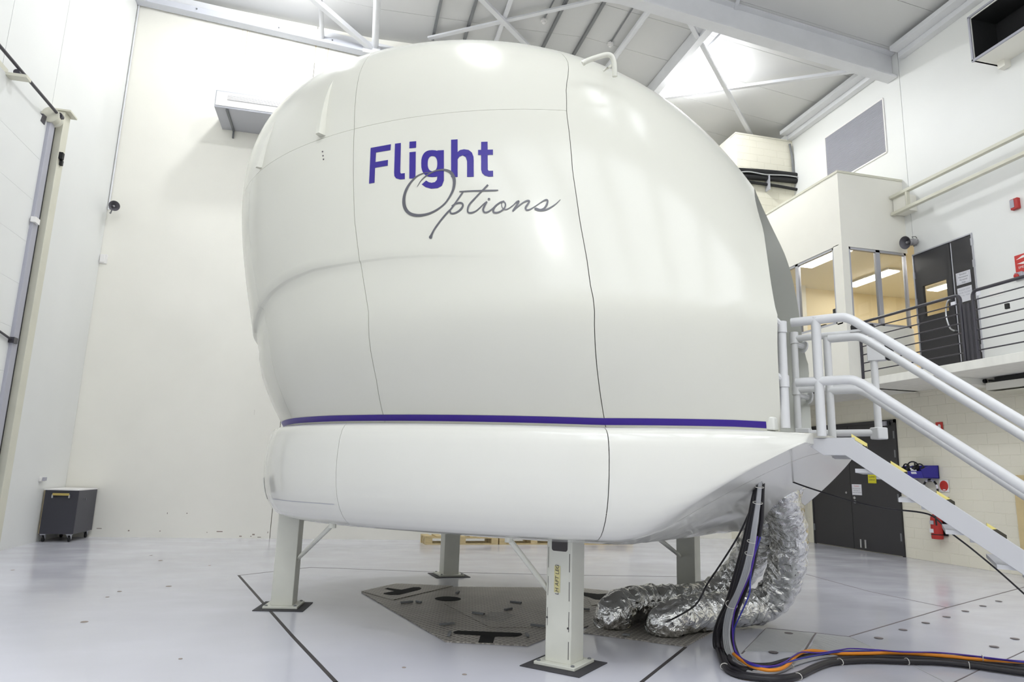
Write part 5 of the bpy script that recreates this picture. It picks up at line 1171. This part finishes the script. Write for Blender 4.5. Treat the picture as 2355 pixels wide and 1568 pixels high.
# ---------------------------------------------------------------- horn loudspeakers
def horn(c, ax, s, wall, label, mats):
    ax = A(*ax); ax /= np.linalg.norm(ax); c = A(*c)
    t = thing('horn_speaker', label, 'loudspeaker', c, None)
    b = MB().lathe(c, -ax, [(.085*s, 0), (.087*s, .004*s), (.060*s, .03*s), (.040*s, .07*s), (.036*s, .10*s), (.040*s, .115*s), (.046*s, .12*s), (.046*s, .19*s), (.04*s, .2*s)], 24, cap=False).build('horn', M[mats[0]], t, sharp=60)
    MB().lathe(c, -ax, [(.083*s, .002), (.056*s, .034*s), (.030*s, .075*s), (.004*s, .08*s)], 24, cap=False).build('throat', M[mats[1]], t)
    MB().lathe(c-ax*.045*s, ax, [(.016*s, -.03*s), (.016*s, .012*s), (.004*s, .02*s)], 14).build('reflex_cone', M['horn'], t)
    k = c-ax*.16*s; w = A(*wall)
    MB().tube([k-A(0, 0, .055*s), (k+w)/2-A(0, 0, .06*s), w], .010*s, 8).build('mounting_bracket', M['conduit'], t)
    MB().tube([k+A(0, 0, .05*s), k+A(0, 0, .075*s)+ax*.02, k+A(0, 0, .075*s)-ax*.05*s, k+A(0, 0, .03*s)-ax*.09*s], .004*s, 6).build('lead', M['black'], t)
hl = at(263, 473, y=10.30); horn(hl, (.55, -1, -.12), .85, (XL+.05, YB-.03, hl[2]-.02), 'small dark horn loudspeaker at the back left corner', ('horn', 'horn_in'))
hr = at(2081, 558, x=7.71); horn(hr, (-.97, -.12, -.2), 1.1, (XR, hr[1]+.02, hr[2]+.08), 'grey horn loudspeaker above the upper double door', ('horn', 'horn_in'))

# small fittings at the left
ol = thing('power_outlet', 'small white power outlet box on the left wall above the cabinet', 'outlet', (XL, 9.78, .745))
MB().box((XL, 9.71, .735), (XL+.03, 9.84, .79)).build('box', M['white_sign'], ol, bevel=.004)
MB().box((XL+.03, 9.73, .742), (XL+.05, 9.82, .785)).build('socket_face', M['louver'], ol, bevel=.003)
cl = at(228, 596, y=YB)
bk = MB().box((XL, YB-.02, cl[2]-.06), (XL+.10, YB, cl[2]+.075)).box((XL+.01, YB-.035, cl[2]-.045), (XL+.07, YB-.02, cl[2]+.06)).build('cover_plate', M['white_sign'], bevel=.003)
tag(bk, 'small white cover plate in the back left corner below the horn', 'cover plate')
tag(MB().tube([(XL+.02, YB-.02, hl[2]+.03), (XL+.02, YB-.02, 8.6)], .012, 8).build('corner_conduit', M['steel_white']), 'thin white conduit rising up the back left corner from the horn', 'conduit')

# ---------------------------------------------------------------- sectional door at the left
sd = root_struct('door_1', (XL, 3, 0))
for k in range(10):
    MB().box((XL+.03, YF+.3, k*.475+.001), (XL+.075, 8.22, (k+1)*.475-.001)).build('panel', M['wall_cool'], sd)
gd_ = thing('door_guide', 'tall cream guide rail and post beside the sectional door', 'door guide', (XL+.1, 8.45, 0))
MB().box((XL+.0, 8.22, 0), (XL+.11, 8.34, 4.85)).build('guide_channel', M['louver'], gd_, bevel=.004)
MB().box((XL, 8.345, 0), (XL+.06, 8.43, 4.8)).build('inner_channel', M['joint'], gd_)
MB().box((XL+.05, 8.375, .3), (XL+.09, 8.41, 4.86)).build('drive_cable', M['black'], gd_)
MB().box((XL, 8.44, 0), (XL+.15, 8.60, 5.0)).build('post', M['steel_cream'], gd_, bevel=.004)
MB().box((XL-.0, 8.42, 5.0), (XL+.21, 8.63, 5.02)).build('head_plate', M['steel_cream'], gd_)
MB().lathe((XL+.10, 8.20, 4.83), (0, 1, 0), [(.09, 0), (.09, .02), (.075, .03), (.075, .11), (.09, .12), (.09, .14)], 22).build('cable_drum', M['steel_cream'], gd_)
MB().box((XL+.14, 8.45, 4.42), (XL+.19, 8.50, 4.50)).box((XL+.15, 8.49, 4.36), (XL+.18, 8.53, 4.42)).build('limit_switch', M['black'], gd_)
MB().box((XL+.09, 8.19, 3.55), (XL+.14, 8.30, 3.61)).build('guide_bracket', M['white_sign'], gd_)
sh0, sh1 = at(138, 268, x=XL+.16), at(0, 106, x=XL+.16)
sft = thing('door_shaft', 'dark shaft above the sectional door at upper left', 'shaft', (sh0+sh1)/2)
dd = (sh1-sh0); sh2 = sh0+dd*1.6
MB().tube([sh0, sh2], .017, 10).build('shaft', M['rail_dark'], sft)
MB().lathe(sh0-A(0, .03, 0), (0, 1, 0), [(.035, 0), (.035, .06)], 16).build('bearing', M['rail_dark'], sft)
bq = at(42, 170, x=XL+.16); MB().box((XL, bq[1]-.05, bq[2]-.05), (XL+.26, bq[1]+.05, bq[2]-.02)).box((XL, bq[1]-.1, bq[2]-.13), (XL+.02, bq[1]+.1, bq[2]+.08)).build('shaft_bracket', M['steel_cream'], sft)
MB().lathe(bq-A(0, .04, -.0), (0, 1, 0), [(.03, 0), (.03, .08)], 14).build('bearing', M['rail_dark'], sft)
db = at(93, 272, x=XL+.05); tag(MB().prism([(XL+.02, db[1]-.05, db[2]-.05), (XL+.02, db[1]+.05, db[2]-.05), (XL+.02, db[1]+.07, db[2]+.06), (XL+.02, db[1]-.02, db[2]+.05)], (.06, 0, 0)).build('door_bumper', M['rail_dark']), 'small dark wedge bumper at the top corner of the sectional door', 'bumper')
ro = at(28, 782, x=XL+.10); tag(MB().tube([ro, ro-A(0, 1.2, -.16)], .012, 8).box(ro-A(.03, .03, .03), ro+A(.03, .06, .03)).build('door_cable', M['rail_dark']), 'dark cable stay low on the sectional door by its guide rail', 'cable')
# ---------------------------------------------------------------- right wall fittings
# louvre grille
va, vb, vc, vd = [at(*p, x=XR) for p in ((1897, 318), (2029, 228), (2043, 352), (1910, 405))]
vy0, vy1, vz0, vz1 = 8.475, 9.86, 6.17, 7.095
lv = thing('vent_grille', 'large grey louvred vent grille high on the right wall above the control room', 'vent', (XR, (vy0+vy1)/2, vz0))
m = MB()
for a, b in (((vy0, vz0), (vy1, vz0)), ((vy0, vz1), (vy1, vz1))): m.box((XR-.018, a[0], a[1]-.012), (XR, b[0], b[1]+.012))
for y in (vy0, vy1): m.box((XR-.018, y-.01, vz0), (XR, y+.01, vz1))
m.build('frame', M['white_sign'], lv)
MB().box((XR-.002, vy0, vz0), (XR, vy1, vz1)).build('back_panel', M['horn'], lv)
m = MB(); n = 46
for k in range(n):
    z = vz0+.015+(vz1-vz0-.03)*k/(n-1)
    m.box((XR-.012, vy0+.012, z-.0065), (XR-.004, vy1-.012, z+.0065))
tag(m.build('slats', M['louver'], lv), kind='stuff')
# duct outlet
bx0, by0, bz0, bz1 = 7.545, 6.505, 6.44, 7.07
du = thing('duct_outlet', 'white duct box with open dark mouth high on the right wall', 'duct', (XR, 5.8, bz0))
y2 = 4.6; t = .025
MB().box((bx0, y2, bz0), (XR, by0, bz0+t)).box((bx0, y2, bz1-t), (XR, by0, bz1)).box((bx0, by0-t, bz0), (XR, by0, bz1)).box((bx0, y2, bz0), (XR, y2+t, bz1)).build('duct_box', M['wall'], du)
m = MB()
for z in (bz0, bz1): m.box((bx0-.02, y2, z-.012), (bx0, by0+.005, z+.018) if z == bz0 else (bx0, by0+.005, z+.012))
for y in (by0, y2): m.box((bx0-.02, y-.02, bz0), (bx0, y+.005, bz1))
m.build('mouth_flange', M['louver'], du)
MB().box((bx0+.01, by0-t-.004, bz0+t), (XR-.01, by0-t, bz1-t)).box((bx0+.01, y2+t, bz0+t), (XR-.01, by0-t, bz0+t+.004)).box((bx0+.01, y2+t, bz1-t-.004), (XR-.01, by0-t, bz1-t)).box((XR-.012, y2+t, bz0+t), (XR-.006, by0-t, bz1-t)).build('foam_lining', M['tray_dark'], du)
MB().box((XR-.10, by0-.16, bz0-.09), (XR, by0-.06, bz0)).build('support_bracket', M['wall'], du)
# runway beam
rb = thing('runway_beam', 'cream double-flanged steel runway beam along the right wall above the door', 'beam', (7.72, 3, 5.0))
yb0, yb1 = YF+.1, 8.23
MB().box((7.70, yb0, 4.985), (7.765, yb1, 5.03)).build('bottom_flange', M['steel_cream'], rb, bevel=.003)
MB().box((7.70, yb0, 5.25), (7.765, yb1, 5.295)).build('top_flange', M['steel_cream'], rb, bevel=.003)
MB().box((7.85, yb0, 5.0), (XR, yb1, 5.27)).build('web_plate', M['wall_cool'], rb) if False else MB().box((7.76, 8.0, 5.01), (XR, yb1, 5.255)).build('web_plate', M['wall'], rb)
MB().box((7.705, 7.91, 5.03), (7.76, 7.94, 5.25)).build('stiffener', M['steel_cream'], rb)
# supports from the wall (hidden behind the flanges)
for y in (5.6, 3.4, 1.2, -1.0): MB().box((7.76, y, 4.99), (XR, y+.04, 5.03)).box((7.76, y, 5.25), (XR, y+.04, 5.29)).build('wall_cleat', M['steel_cream'], rb)

# walkway railing: two sections
RX = 7.03
def railing(y0, y1, label, zt=3.285, zb=WT, r0=True, r1=True):
    t = thing('walkway_railing', label, 'railing', (RX, (y0+y1)/2, zb), 'charcoal railings on the walkway')
    rc = .07
    pts = []
    if r1: pts += [(RX, y1, zb), (RX, y1, zt-rc)] + [(RX, y1-rc+rc*math.cos(R(a)), zt-rc+rc*math.sin(R(a))) for a in (20, 45, 70)]
    else: pts += [(RX, y1, zt)]
    if r0: pts += [(RX, y0+rc-rc*math.cos(R(a)), zt-rc+rc*math.sin(R(a))) for a in (70, 45, 20)] + [(RX, y0, zt-rc), (RX, y0, zb)]
    else: pts += [(RX, y0, zt)]
    MB().tube(pts, .020, 10).build('frame', M['rail_dark'], t)
    n = 6
    for k in range(n):
        z = zb+.115+(zt-zb-.21)*k/(n-1)*.97
        MB().tube([(RX, y0, z), (RX, y1, z)], .0085, 8).build('rail', M['rail_dark'], t)
    return t
A1 = railing(6.555, 8.232, 'charcoal railing in front of the upper door, left section', r1=True)
MB().box((RX-.012, 6.62, 3.175), (RX-.004, 6.68, 3.215)).build('label', M['paper'], A1)
B1 = railing(YF+.1, 6.385, 'charcoal railing running out of frame at right, right section', r0=False)
MB().box((RX-.012, 6.27, 3.21), (RX-.004, 6.32, 3.255)).build('label', M['paper'], B1)
for y in (6.50, 6.44):
    MB().box((RX-.018, y-.016, WT), (RX+.018, y+.016, 3.15)).build('gate_post', M['rail_dark'], A1 if y > 6.47 else B1)
MB().box((RX-.03, 6.51, WT), (RX+.03, 6.60, WT+.012)).build('foot_plate', M['rail_dark'], A1)
ck = at(2316, 704, x=RX+.02); MB().box((RX+.01, ck[1]-.022, ck[2]-.03), (RX+.035, ck[1]+.022, ck[2]+.03)).build('hook', M['black'], B1)

# paper notices on the upper door
def notice(name, y0, y1, z0, z1, x, mat, label, cat, lines=(), border=None, size=.03, thick=.004):
    t = thing(name, label, cat, (x, (y0+y1)/2, z0))
    MB().box((x-thick, y0, z0), (x, y1, z1)).build('sheet', M[mat], t)
    xf = x-thick
    if border:
        w = .004; e = .015
        m = MB()
        for z in (z0+e, z1-e): m.box((xf-.0008, y0+e, z-w/2), (xf, y1-e, z+w/2))
        for y in (y0+e, y1-e): m.box((xf-.0008, y-w/2, z0+e), (xf, y+w/2, z1-e))
        m.build('border', M[border], t)
    for s, z, sz, mt in lines:
        text(s, sz, (xf, (y0+y1)/2, z), (0, -1, 0), (0, 0, 1), M[mt], t, lift=.001)
    return t
notice('paper_notice', 7.225, 7.448, 3.715, 3.885, XR, 'paper', 'upper white paper notice on the right leaf of the upper door', 'notice',
       [('Simulator', 3.853, .030, 'ink'), ('Maintenance', 3.815, .030, 'ink'), ('Personnel', 3.777, .030, 'ink'), ('Only', 3.74, .030, 'ink')], 'louver')
notice('paper_notice', 7.225, 7.448, 3.47, 3.672, XR, 'paper', 'lower white paper notice on the upper door, partly behind the railing', 'notice',
       [('PLEASE KEEP', 3.635, .032, 'louver'), ('DOOR CLOSED', 3.595, .032, 'louver'), ('AT ALL TIMES', 3.555, .028, 'louver')])
notice('paper_notice', 6.63, 6.85, 3.42, 3.52, XR, 'white_sign', 'small white label on the wall right of the upper door, behind the railing', 'notice',
       [('ACCESS', 3.49, .025, 'louver')]) if False else notice('paper_notice', 6.78, 6.98, 3.43, 3.51, XR, 'white_sign', 'small faint white label on the wall right of the upper door', 'notice', [], None)
# emergency stop sign, call point, button
es = notice('emergency_sign', 6.28, 6.588, 3.645, 3.872, XR, 'red_sign', 'red emergency stop sign at the right edge above the railing', 'sign',
            [('EMERGENCY', 3.707, .040, 'white_sign'), ('STOP', 3.668, .036, 'white_sign')], None)
yc = 6.434
def flat_x(poly, x, mat, name, parent, h=.0012):
    return MB().prism([(x, y, z) for y, z in poly], (-h, 0, 0)).build(name, M[mat], parent)
flat_x([(yc+.135, 3.815), (yc+.05, 3.85), (yc-.05, 3.85), (yc-.135, 3.815), (yc-.04, 3.822), (yc+.04, 3.822)], XR-.004, 'white_sign', 'pictogram', es)
flat_x([(yc+.03, 3.80), (yc-.03, 3.80), (yc-.012, 3.79), (yc-.012, 3.77), (yc+.012, 3.77), (yc+.012, 3.79)], XR-.004, 'white_sign', 'pictogram', es)
flat_x([(yc+.13, 3.762), (yc+.03, 3.772), (yc-.03, 3.772), (yc-.13, 3.762), (yc-.05, 3.742), (yc+.05, 3.742)], XR-.004, 'white_sign', 'pictogram', es)
cp = thing('call_point', 'small red fire call point high on the right wall', 'call point', (XR, 6.48, 4.45))
MB().box((XR-.05, 6.43, 4.45), (XR, 6.53, 4.59)).build('box', M['red'], cp, bevel=.006)
MB().box((XR-.056, 6.475, 4.475), (XR-.048, 6.528, 4.58)).build('glass_front', M['louver'], cp)
eb = at(2346, 635, x=XR); t = thing('stop_button', 'red mushroom stop button below the emergency sign', 'button', (XR, eb[1], eb[2]-.03))
MB().box((XR-.03, eb[1]-.05, eb[2]-.05), (XR, eb[1]+.05, eb[2]+.05)).build('box', M['louver'], t, bevel=.004)
MB().lathe((XR-.03, eb[1], eb[2]), (-1, 0, 0), [(.015, 0), (.015, .02), (.03, .025), (.028, .04), (.01, .046)], 16).build('mushroom_head', M['red'], t)

# lower wall notices
notice('paper_notice', 9.49, 9.702, .845, 1.012, XR-.022, 'paper', 'white caution notice with a red heading on the lower double door', 'notice',
       [('Caution', .985, .034, 'redink'), ('Do not open this door', .945, .019, 'ink'), ('while simulator is in', .915, .019, 'ink'), ('motion, access restricted', .885, .019, 'ink')])
notice('warning_sign', 9.17, 9.335, 1.035, 1.26, XR-.022, 'yellow', 'yellow warning sign on the lower door, half hidden by the stair stringer', 'sign',
       [('KEEP', 1.13, .045, 'black'), ('SHUT', 1.075, .045, 'black')]) if False else None
ws = thing('warning_sign', 'yellow warning sign on the lower door, half hidden by the stair stringer', 'sign', (XR-.022, 9.25, 1.035))
MB().box((XR-.026, 9.165, 1.035), (XR-.022, 9.335, 1.255)).build('sheet', M['yellow'], ws)
MB().box((XR-.027, 9.18, 1.165), (XR-.026, 9.325, 1.245)).build('header_band', M['black'], ws)
text('CAUTION', .034, (XR-.027, 9.25, 1.205), (0, -1, 0), (0, 0, 1), M['yellow'], ws)
text('ALARMED', .030, (XR-.0265, 9.25, 1.130), (0, -1, 0), (0, 0, 1), M['ink'], ws)
text('SURFACE', .030, (XR-.0265, 9.25, 1.085), (0, -1, 0), (0, 0, 1), M['ink'], ws)
fs_ = thing('extinguisher_sign', 'small red fire extinguisher sign above the handrails on the block wall', 'sign', (XR, 7.93, 1.70))
MB().box((XR-.016, 7.868, 1.70), (XR-.012, 7.985, 1.89)).build('sheet', M['red_sign'], fs_)
flat_x([(7.948, 1.75), (7.948, 1.842), (7.938, 1.858), (7.925, 1.862), (7.912, 1.858), (7.902, 1.842), (7.902, 1.75)], XR-.016, 'white_sign', 'pictogram', fs_)
rs_ = thing('round_sign', 'round red sign on a white square on the block wall', 'sign', (XR, 7.935, .94))
MB().box((XR-.015, 7.855, .945), (XR-.012, 8.01, 1.105)).build('sheet', M['white_sign'], rs_)
MB().lathe((XR-.015, 7.934, 1.026), (-1, 0, 0), [(.070, 0), (.070, .0012)], 28).build('disc', M['red_sign'], rs_)
for k, w in enumerate((.06, .09, .1, .1, .09)): MB().box((XR-.0168, 7.934-w/2, 1.062-k*.017), (XR-.0162, 7.934+w/2, 1.068-k*.017)).build('print_line', M['red'], rs_)
MB().box((XR-.0168, 7.912, .966), (XR-.0162, 7.956, .98)).build('print_line', M['white_sign'], rs_)
# extinguisher
fx = thing('fire_extinguisher', 'red fire extinguisher on a black backboard low on the block wall', 'extinguisher', (XR-.07, 8.04, .31))
MB().box((XR-.03, 7.93, .365), (XR-.011, 8.165, .62)).build('backboard', M['black'], fx, bevel=.003)
bdx = MB().lathe((XR-.095, 8.03, .315), (0, 0, 1), [(.04, 0), (.07, .004), (.072, .02), (.072, .26), (.064, .30), (.035, .33), (.024, .335), (.024, .36)], 22).build('cylinder', M['red'], fx)
MB().lathe((XR-.095, 8.03, .372), (0, 0, 1), [(.0735, 0), (.0735, .012)], 22).build('strap', M['black'], fx)
MB().box((XR-.172, 8.015, .40), (XR-.160, 8.075, .45)).build('label', M['paper'], fx)
MB().box((XR-.172, 8.005, .51), (XR-.160, 8.065, .56)).build('label', M['alu'], fx)
MB().box((XR-.13, 8.0, .675), (XR-.06, 8.06, .695)).box((XR-.16, 8.02, .70), (XR-.05, 8.04, .712)).build('valve_handle', M['brass'], fx, bevel=.003)
MB().tube(spline([(XR-.10, 8.03, .685), (XR-.14, 7.99, .69), (XR-.165, 7.965, .64), (XR-.165, 7.96, .5)], 5), .010, 8).build('hose', M['black'], fx)
# gauge and strap showing above the stringer
bp_ = at(2172, 1152, x=XR-.08); tag(MB().tube([bp_+A(0, .05*math.cos(k*math.pi/6), .028*math.sin(k*math.pi/6)) for k in range(10)], .010, 8).tube([bp_+A(0, 0, .028), (XR-.004, bp_[1], bp_[2]+.05)], .008, 8).build('brass_hook', M['brass']), 'small brass hook showing above the stair stringer on the block wall', 'hook')
# blue bin
by0_, by1_ = 8.02, 8.48
bn = thing('storage_bin', 'blue plastic storage bin filled with ear muffs on the block wall', 'bin', (XR-.13, 8.24, 1.12))
x0, x1 = XR-.30, XR-.012
m = MB()
y_a, y_b = 8.0, 8.46
m.prism([(x0+.03, y_a, 1.125), (x1, y_a, 1.125), (x1, y_a, 1.29), (x0+.14, y_a, 1.29), (x0, y_a, 1.235)], (0, .008, 0))
m.prism([(x0+.03, y_b, 1.125), (x1, y_b, 1.125), (x1, y_b, 1.29), (x0+.14, y_b, 1.29), (x0, y_b, 1.235)], (0, -.008, 0))
m.box((x0+.03, y_a, 1.122), (x1, y_b, 1.13)).box((x1-.008, y_a, 1.125), (x1, y_b, 1.30))
m.prism([(x0+.03, y_a, 1.125), (x0, y_a, 1.215), (x0+.008, y_a, 1.215), (x0+.038, y_a, 1.125)], (0, y_b-y_a, 0))
m.build('tub', M['bin'], bn)
for y in (8.14, 8.34): MB().obox((x0+.008, y, 1.19), (.003, 0, -.0), (0, .045, 0), (-.004, 0, .014)).build('label', M['paper'], bn)
random.seed(3)
em = [((x0+.09, 8.36, 1.235), 20), ((x0+.13, 8.24, 1.25), -15), ((x0+.10, 8.13, 1.235), 40), ((x0+.17, 8.32, 1.27), 70)]
lb = ['black ear muffs at the left of the blue bin', 'black ear muffs in the middle of the blue bin', 'black ear muffs at the right of the blue bin', 'black ear muffs lying on top at the back of the blue bin']
def muffs(c, ang, s, label, name='ear_muffs', cols=('black', 'black'), group='ear muffs in the blue bin'):
    c = A(*c); t = thing(name, label, 'ear muffs', c-A(0, 0, .04*s), group)
    u = A(math.cos(R(ang)), math.sin(R(ang)), 0)
    arc = [c + u*(.075*s*math.cos(R(a))) + A(0, 0, .085*s*math.sin(R(a))) for a in range(0, 181, 20)]
    MB().tube(arc, .010*s, 8).build('headband', M[cols[0]], t)
    for sg in (-1, 1):
        MB().lathe(c+u*.055*s*sg, u*sg, [(.02*s, -.012*s), (.042*s, -.008*s), (.045*s, .012*s), (.028*s, .03*s)], 16).build('ear_cup', M[cols[1]], t)
for (c, a), l in zip(em, lb): muffs(c, a+60, .95, l)
tag(MB().obox((x0+.06, 8.20, 1.235), (.02, .03, .02), (-.02, .03, .0), (.003, 0, -.006)).build('paper_tag', M['paper']), 'small white paper tag among the ear muffs in the bin', 'paper tag')
# striped cord loops hanging beneath the bin
def hoop(cy, cz, r, label):
    t = thing('striped_hoop', label, 'hoop', (XR-.06, cy, cz-r))
    n = 14
    for k in range(n):
        a0, a1 = 2*math.pi*k/n, 2*math.pi*(k+1)/n
        MB().tube([(XR-.05, cy+r*math.cos(a0+(a1-a0)*q), cz+r*1.05*math.sin(a0+(a1-a0)*q)) for q in (0, .33, .66, 1)], .014, 7).build('black_band' if k % 2 else 'pale_band', M['black'] if k % 2 else M['paper'], t)
hoop(8.125, .985, .115, 'black and white striped hoop hanging at right beneath the blue bin')
hoop(8.40, 1.0, .085, 'black and white striped hoop hanging at left beneath the blue bin')
for y, z in ((8.14, 1.08), (8.40, 1.085)): tag(MB().tube([(XR-.012, y, z), (XR-.07, y, z), (XR-.075, y, z+.02)], .006, 6).build('wall_hook', M['conduit']), 'small wall hook holding the right striped hoop' if y < 8.2 else 'small wall hook holding the left striped hoop', 'hook')
# plywood sheet at the right edge
pw = tag(MB().box((XR-.035, 5.9, .02), (XR-.013, 6.893, 1.178)).build('plywood_sheet', M['ply'], bevel=.002), 'pale plywood sheet leaning flat against the block wall at the right edge', 'plywood')
# equipment under the walkway slab
wx = thing('cable_box', 'white enclosure hanging under the walkway with black cables on top', 'enclosure', (7.75, 6.5, 2.19))
MB().box((7.62, 5.6, 2.19), (XR, 6.86, 2.285)).build('box', M['wall'], wx, bevel=.005)
MB().box((7.61, 5.6, 2.155), (XR, 6.87, 2.17)).build('lower_lip', M['steel_cream'], wx)
for k, (a, b) in enumerate(((.0, .02), (.03, -.01), (.06, .03))):
    MB().tube(spline([(7.66+a, 5.6, 2.30), (7.66+a, 6.2, 2.31+b*.3), (7.67+a, 6.6, 2.295), (7.70+a, 6.88, 2.32)], 5), .014, 8).build('black_cable', M['cable_black'], wx)
MB().box((7.64, 5.6, 2.287), (7.9, 6.75, 2.345)).build('cable_tray', M['black'], wx)
MB().lathe((7.68, 6.90, 2.32), (0, 1, 0), [(.012, 0), (.026, .005), (.026, .04), (.012, .05)], 12).build('cable_gland', M['black'], wx)
cb_ = tag(MB().box((7.10, 6.93, 2.27), (XR, 7.10, 2.353)).build('slab_corbel', M['slab'], bevel=.004), 'white corbel block beneath the walkway slab', 'corbel')
lp = tag(MB().box((7.5, 7.9, 2.325), (7.56, 9.0, 2.353)).build('light_strip', M['slab']), 'slim white strip fixed beneath the walkway slab', 'strip') if False else None

# ---------------------------------------------------------------- insulated pipes on the corner pier
def pipe(pts, r, mat, label, grp='insulated pipes on the corner pier', name='insulated_pipe'):
    return tag(MB().tube(spline(pts, 6), r, 10).build(name, M[mat]), label, 'pipe', grp)
zq = lambda px, py: at(px, py, y=PY-.07)
pipe([zq(1690, 392), zq(1740, 395), zq(1790, 399), zq(1832, 404)], .055, 'black', 'thick black insulated pipe, the topmost on the corner pier')
pipe([zq(1690, 405), zq(1740, 408), zq(1790, 412), zq(1832, 416)], .052, 'black', 'thick black insulated pipe, second from the top on the corner pier')
pipe([zq(1690, 414), zq(1740, 421), zq(1790, 428), zq(1834, 436)], .028, 'black', 'thinner black pipe, lowest on the corner pier')
pipe([zq(1695, 399)-A(0, .06, 0), zq(1720, 398)-A(0, .06, 0), zq(1755, 404)-A(0, .06, 0), zq(1800, 406)-A(0, .06, 0), zq(1830, 410)-A(0, .06, 0)], .012, 'cable_grey', 'thin grey pipe running along the black insulated pipes', name='thin_pipe')
q = zq(1765, 420); tag(MB().box((q[0]-.012, PY-.14, q[2]-.16), (q[0]+.012, PY-.012, q[2]+.14)).build('pipe_clamp', M['alu']), 'metal clamp strap holding the insulated pipes', 'clamp')
q0, q1 = at(1816, 331, y=PY-.04), at(1825, 402, y=PY-.04)
tag(MB().tube([q0, (q0*.6+q1*.4)+A(.02, 0, 0), q1], .022, 8).build('corner_pipe', M['conduit']), 'grey vertical pipe in the corner beside the pier', 'pipe')

# ---------------------------------------------------------------- control room contents
def batten(y0, y1, x, label):
    t = thing('fluorescent_light', label, 'ceiling light', (x, (y0+y1)/2, 4.55))
    MB().box((x-.13, y0, 4.567), (x+.13, y1, 4.597)).build('housing', M['white_sign'], t)
    MB().box((x-.11, y0+.03, 4.552), (x+.11, y1-.03, 4.567)).build('diffuser', M['tube'], t)
def at_off(px, py): return at(px, py, z=4.56)
a, b = at_off(1865, 625), at_off(1927, 596); print('off1', a, b)
batten(8.55, 9.70, 7.28, 'lit fluorescent light just inside the left control room window')
a, b = at_off(1962, 670), at_off(2040, 642); print('off2', a, b)
batten(9.35, 10.45, 8.75, 'lit fluorescent light in the middle of the control room ceiling')
batten(9.0, 10.2, 10.3, 'lit fluorescent light at the far side of the control room')
batten(7.05, 7.9, 8.6, 'lit fluorescent light seen through the glazed upper door')
sd_ = thing('smoke_detector', 'small round detector on the control room ceiling', 'smoke detector', (9.3, 9.3, 4.55))
MB().lathe((9.3, 9.3, 4.6), (0, 0, -1), [(.06, 0), (.06, .03), (.03, .045)], 18).build('base', M['white_sign'], sd_)
tag(MB().box((BXc+T+.02, 8.43, 3.30), (BXc+T+.06, 8.62, 3.56)).build('paper_stack', M['paper']), 'pale papers propped inside the control room window corner', 'papers')
mo = thing('monitor', 'small dark monitor inside the left control room window', 'monitor', (7.15, 9.15, 3.2))
MB().box((7.10, 9.05, 3.24), (7.13, 9.35, 3.44)).build('screen', M['black'], mo); MB().box((7.1, 9.17, 3.2), (7.2, 9.23, 3.26)).build('stand', M['black'], mo)
dk = tag(MB().box((6.9, 8.36, 3.17), (7.45, 10.7, 3.2)).box((6.9, 8.36, WT+.01), (6.95, 8.42, 3.17)).box((6.9, 10.6, WT+.01), (6.95, 10.7, 3.17)).box((7.4, 8.36, WT+.01), (7.45, 8.42, 3.17)).box((7.4, 10.6, WT+.01), (7.45, 10.7, 3.17)).build('desk', M['ply']), 'pale desk along the control room windows', 'desk')

# ---------------------------------------------------------------- lamps
for i, (x, y, drop, stg, lab) in enumerate(LAMPS):
    zt = zc(x); z = zt-drop
    t = thing('high_bay_lamp', lab, 'lamp', (x, y, z-.12))
    MB().tube([(x, y, zt), (x, y, z+.08)], .02, 8).build('stem', M['steel_white'], t)
    MB().lathe((x, y, z+.05), (0, 0, 1), [(.05, 0), (.06, .01), (.06, .05), (.03, .07)], 16).build('cap', M['steel_white'], t)
    if i > 1: MB().lathe((x, y, z-.045), (0, 0, 1), [(.21, 0), (.215, .004), (.15, .10), (.07, .13), (.06, .128), (.14, .094), (.205, .006)], 24, cap=False).build('reflector', M['steel_white'], t)
    MB().lathe((x, y, z-.12), (0, 0, 1), [(.03, 0), (.12, .005), (.15, .03), (.15, .06), (.10, .14), (.05, .17)], 24).build('glowing_bowl', lamp_mat(stg), t)
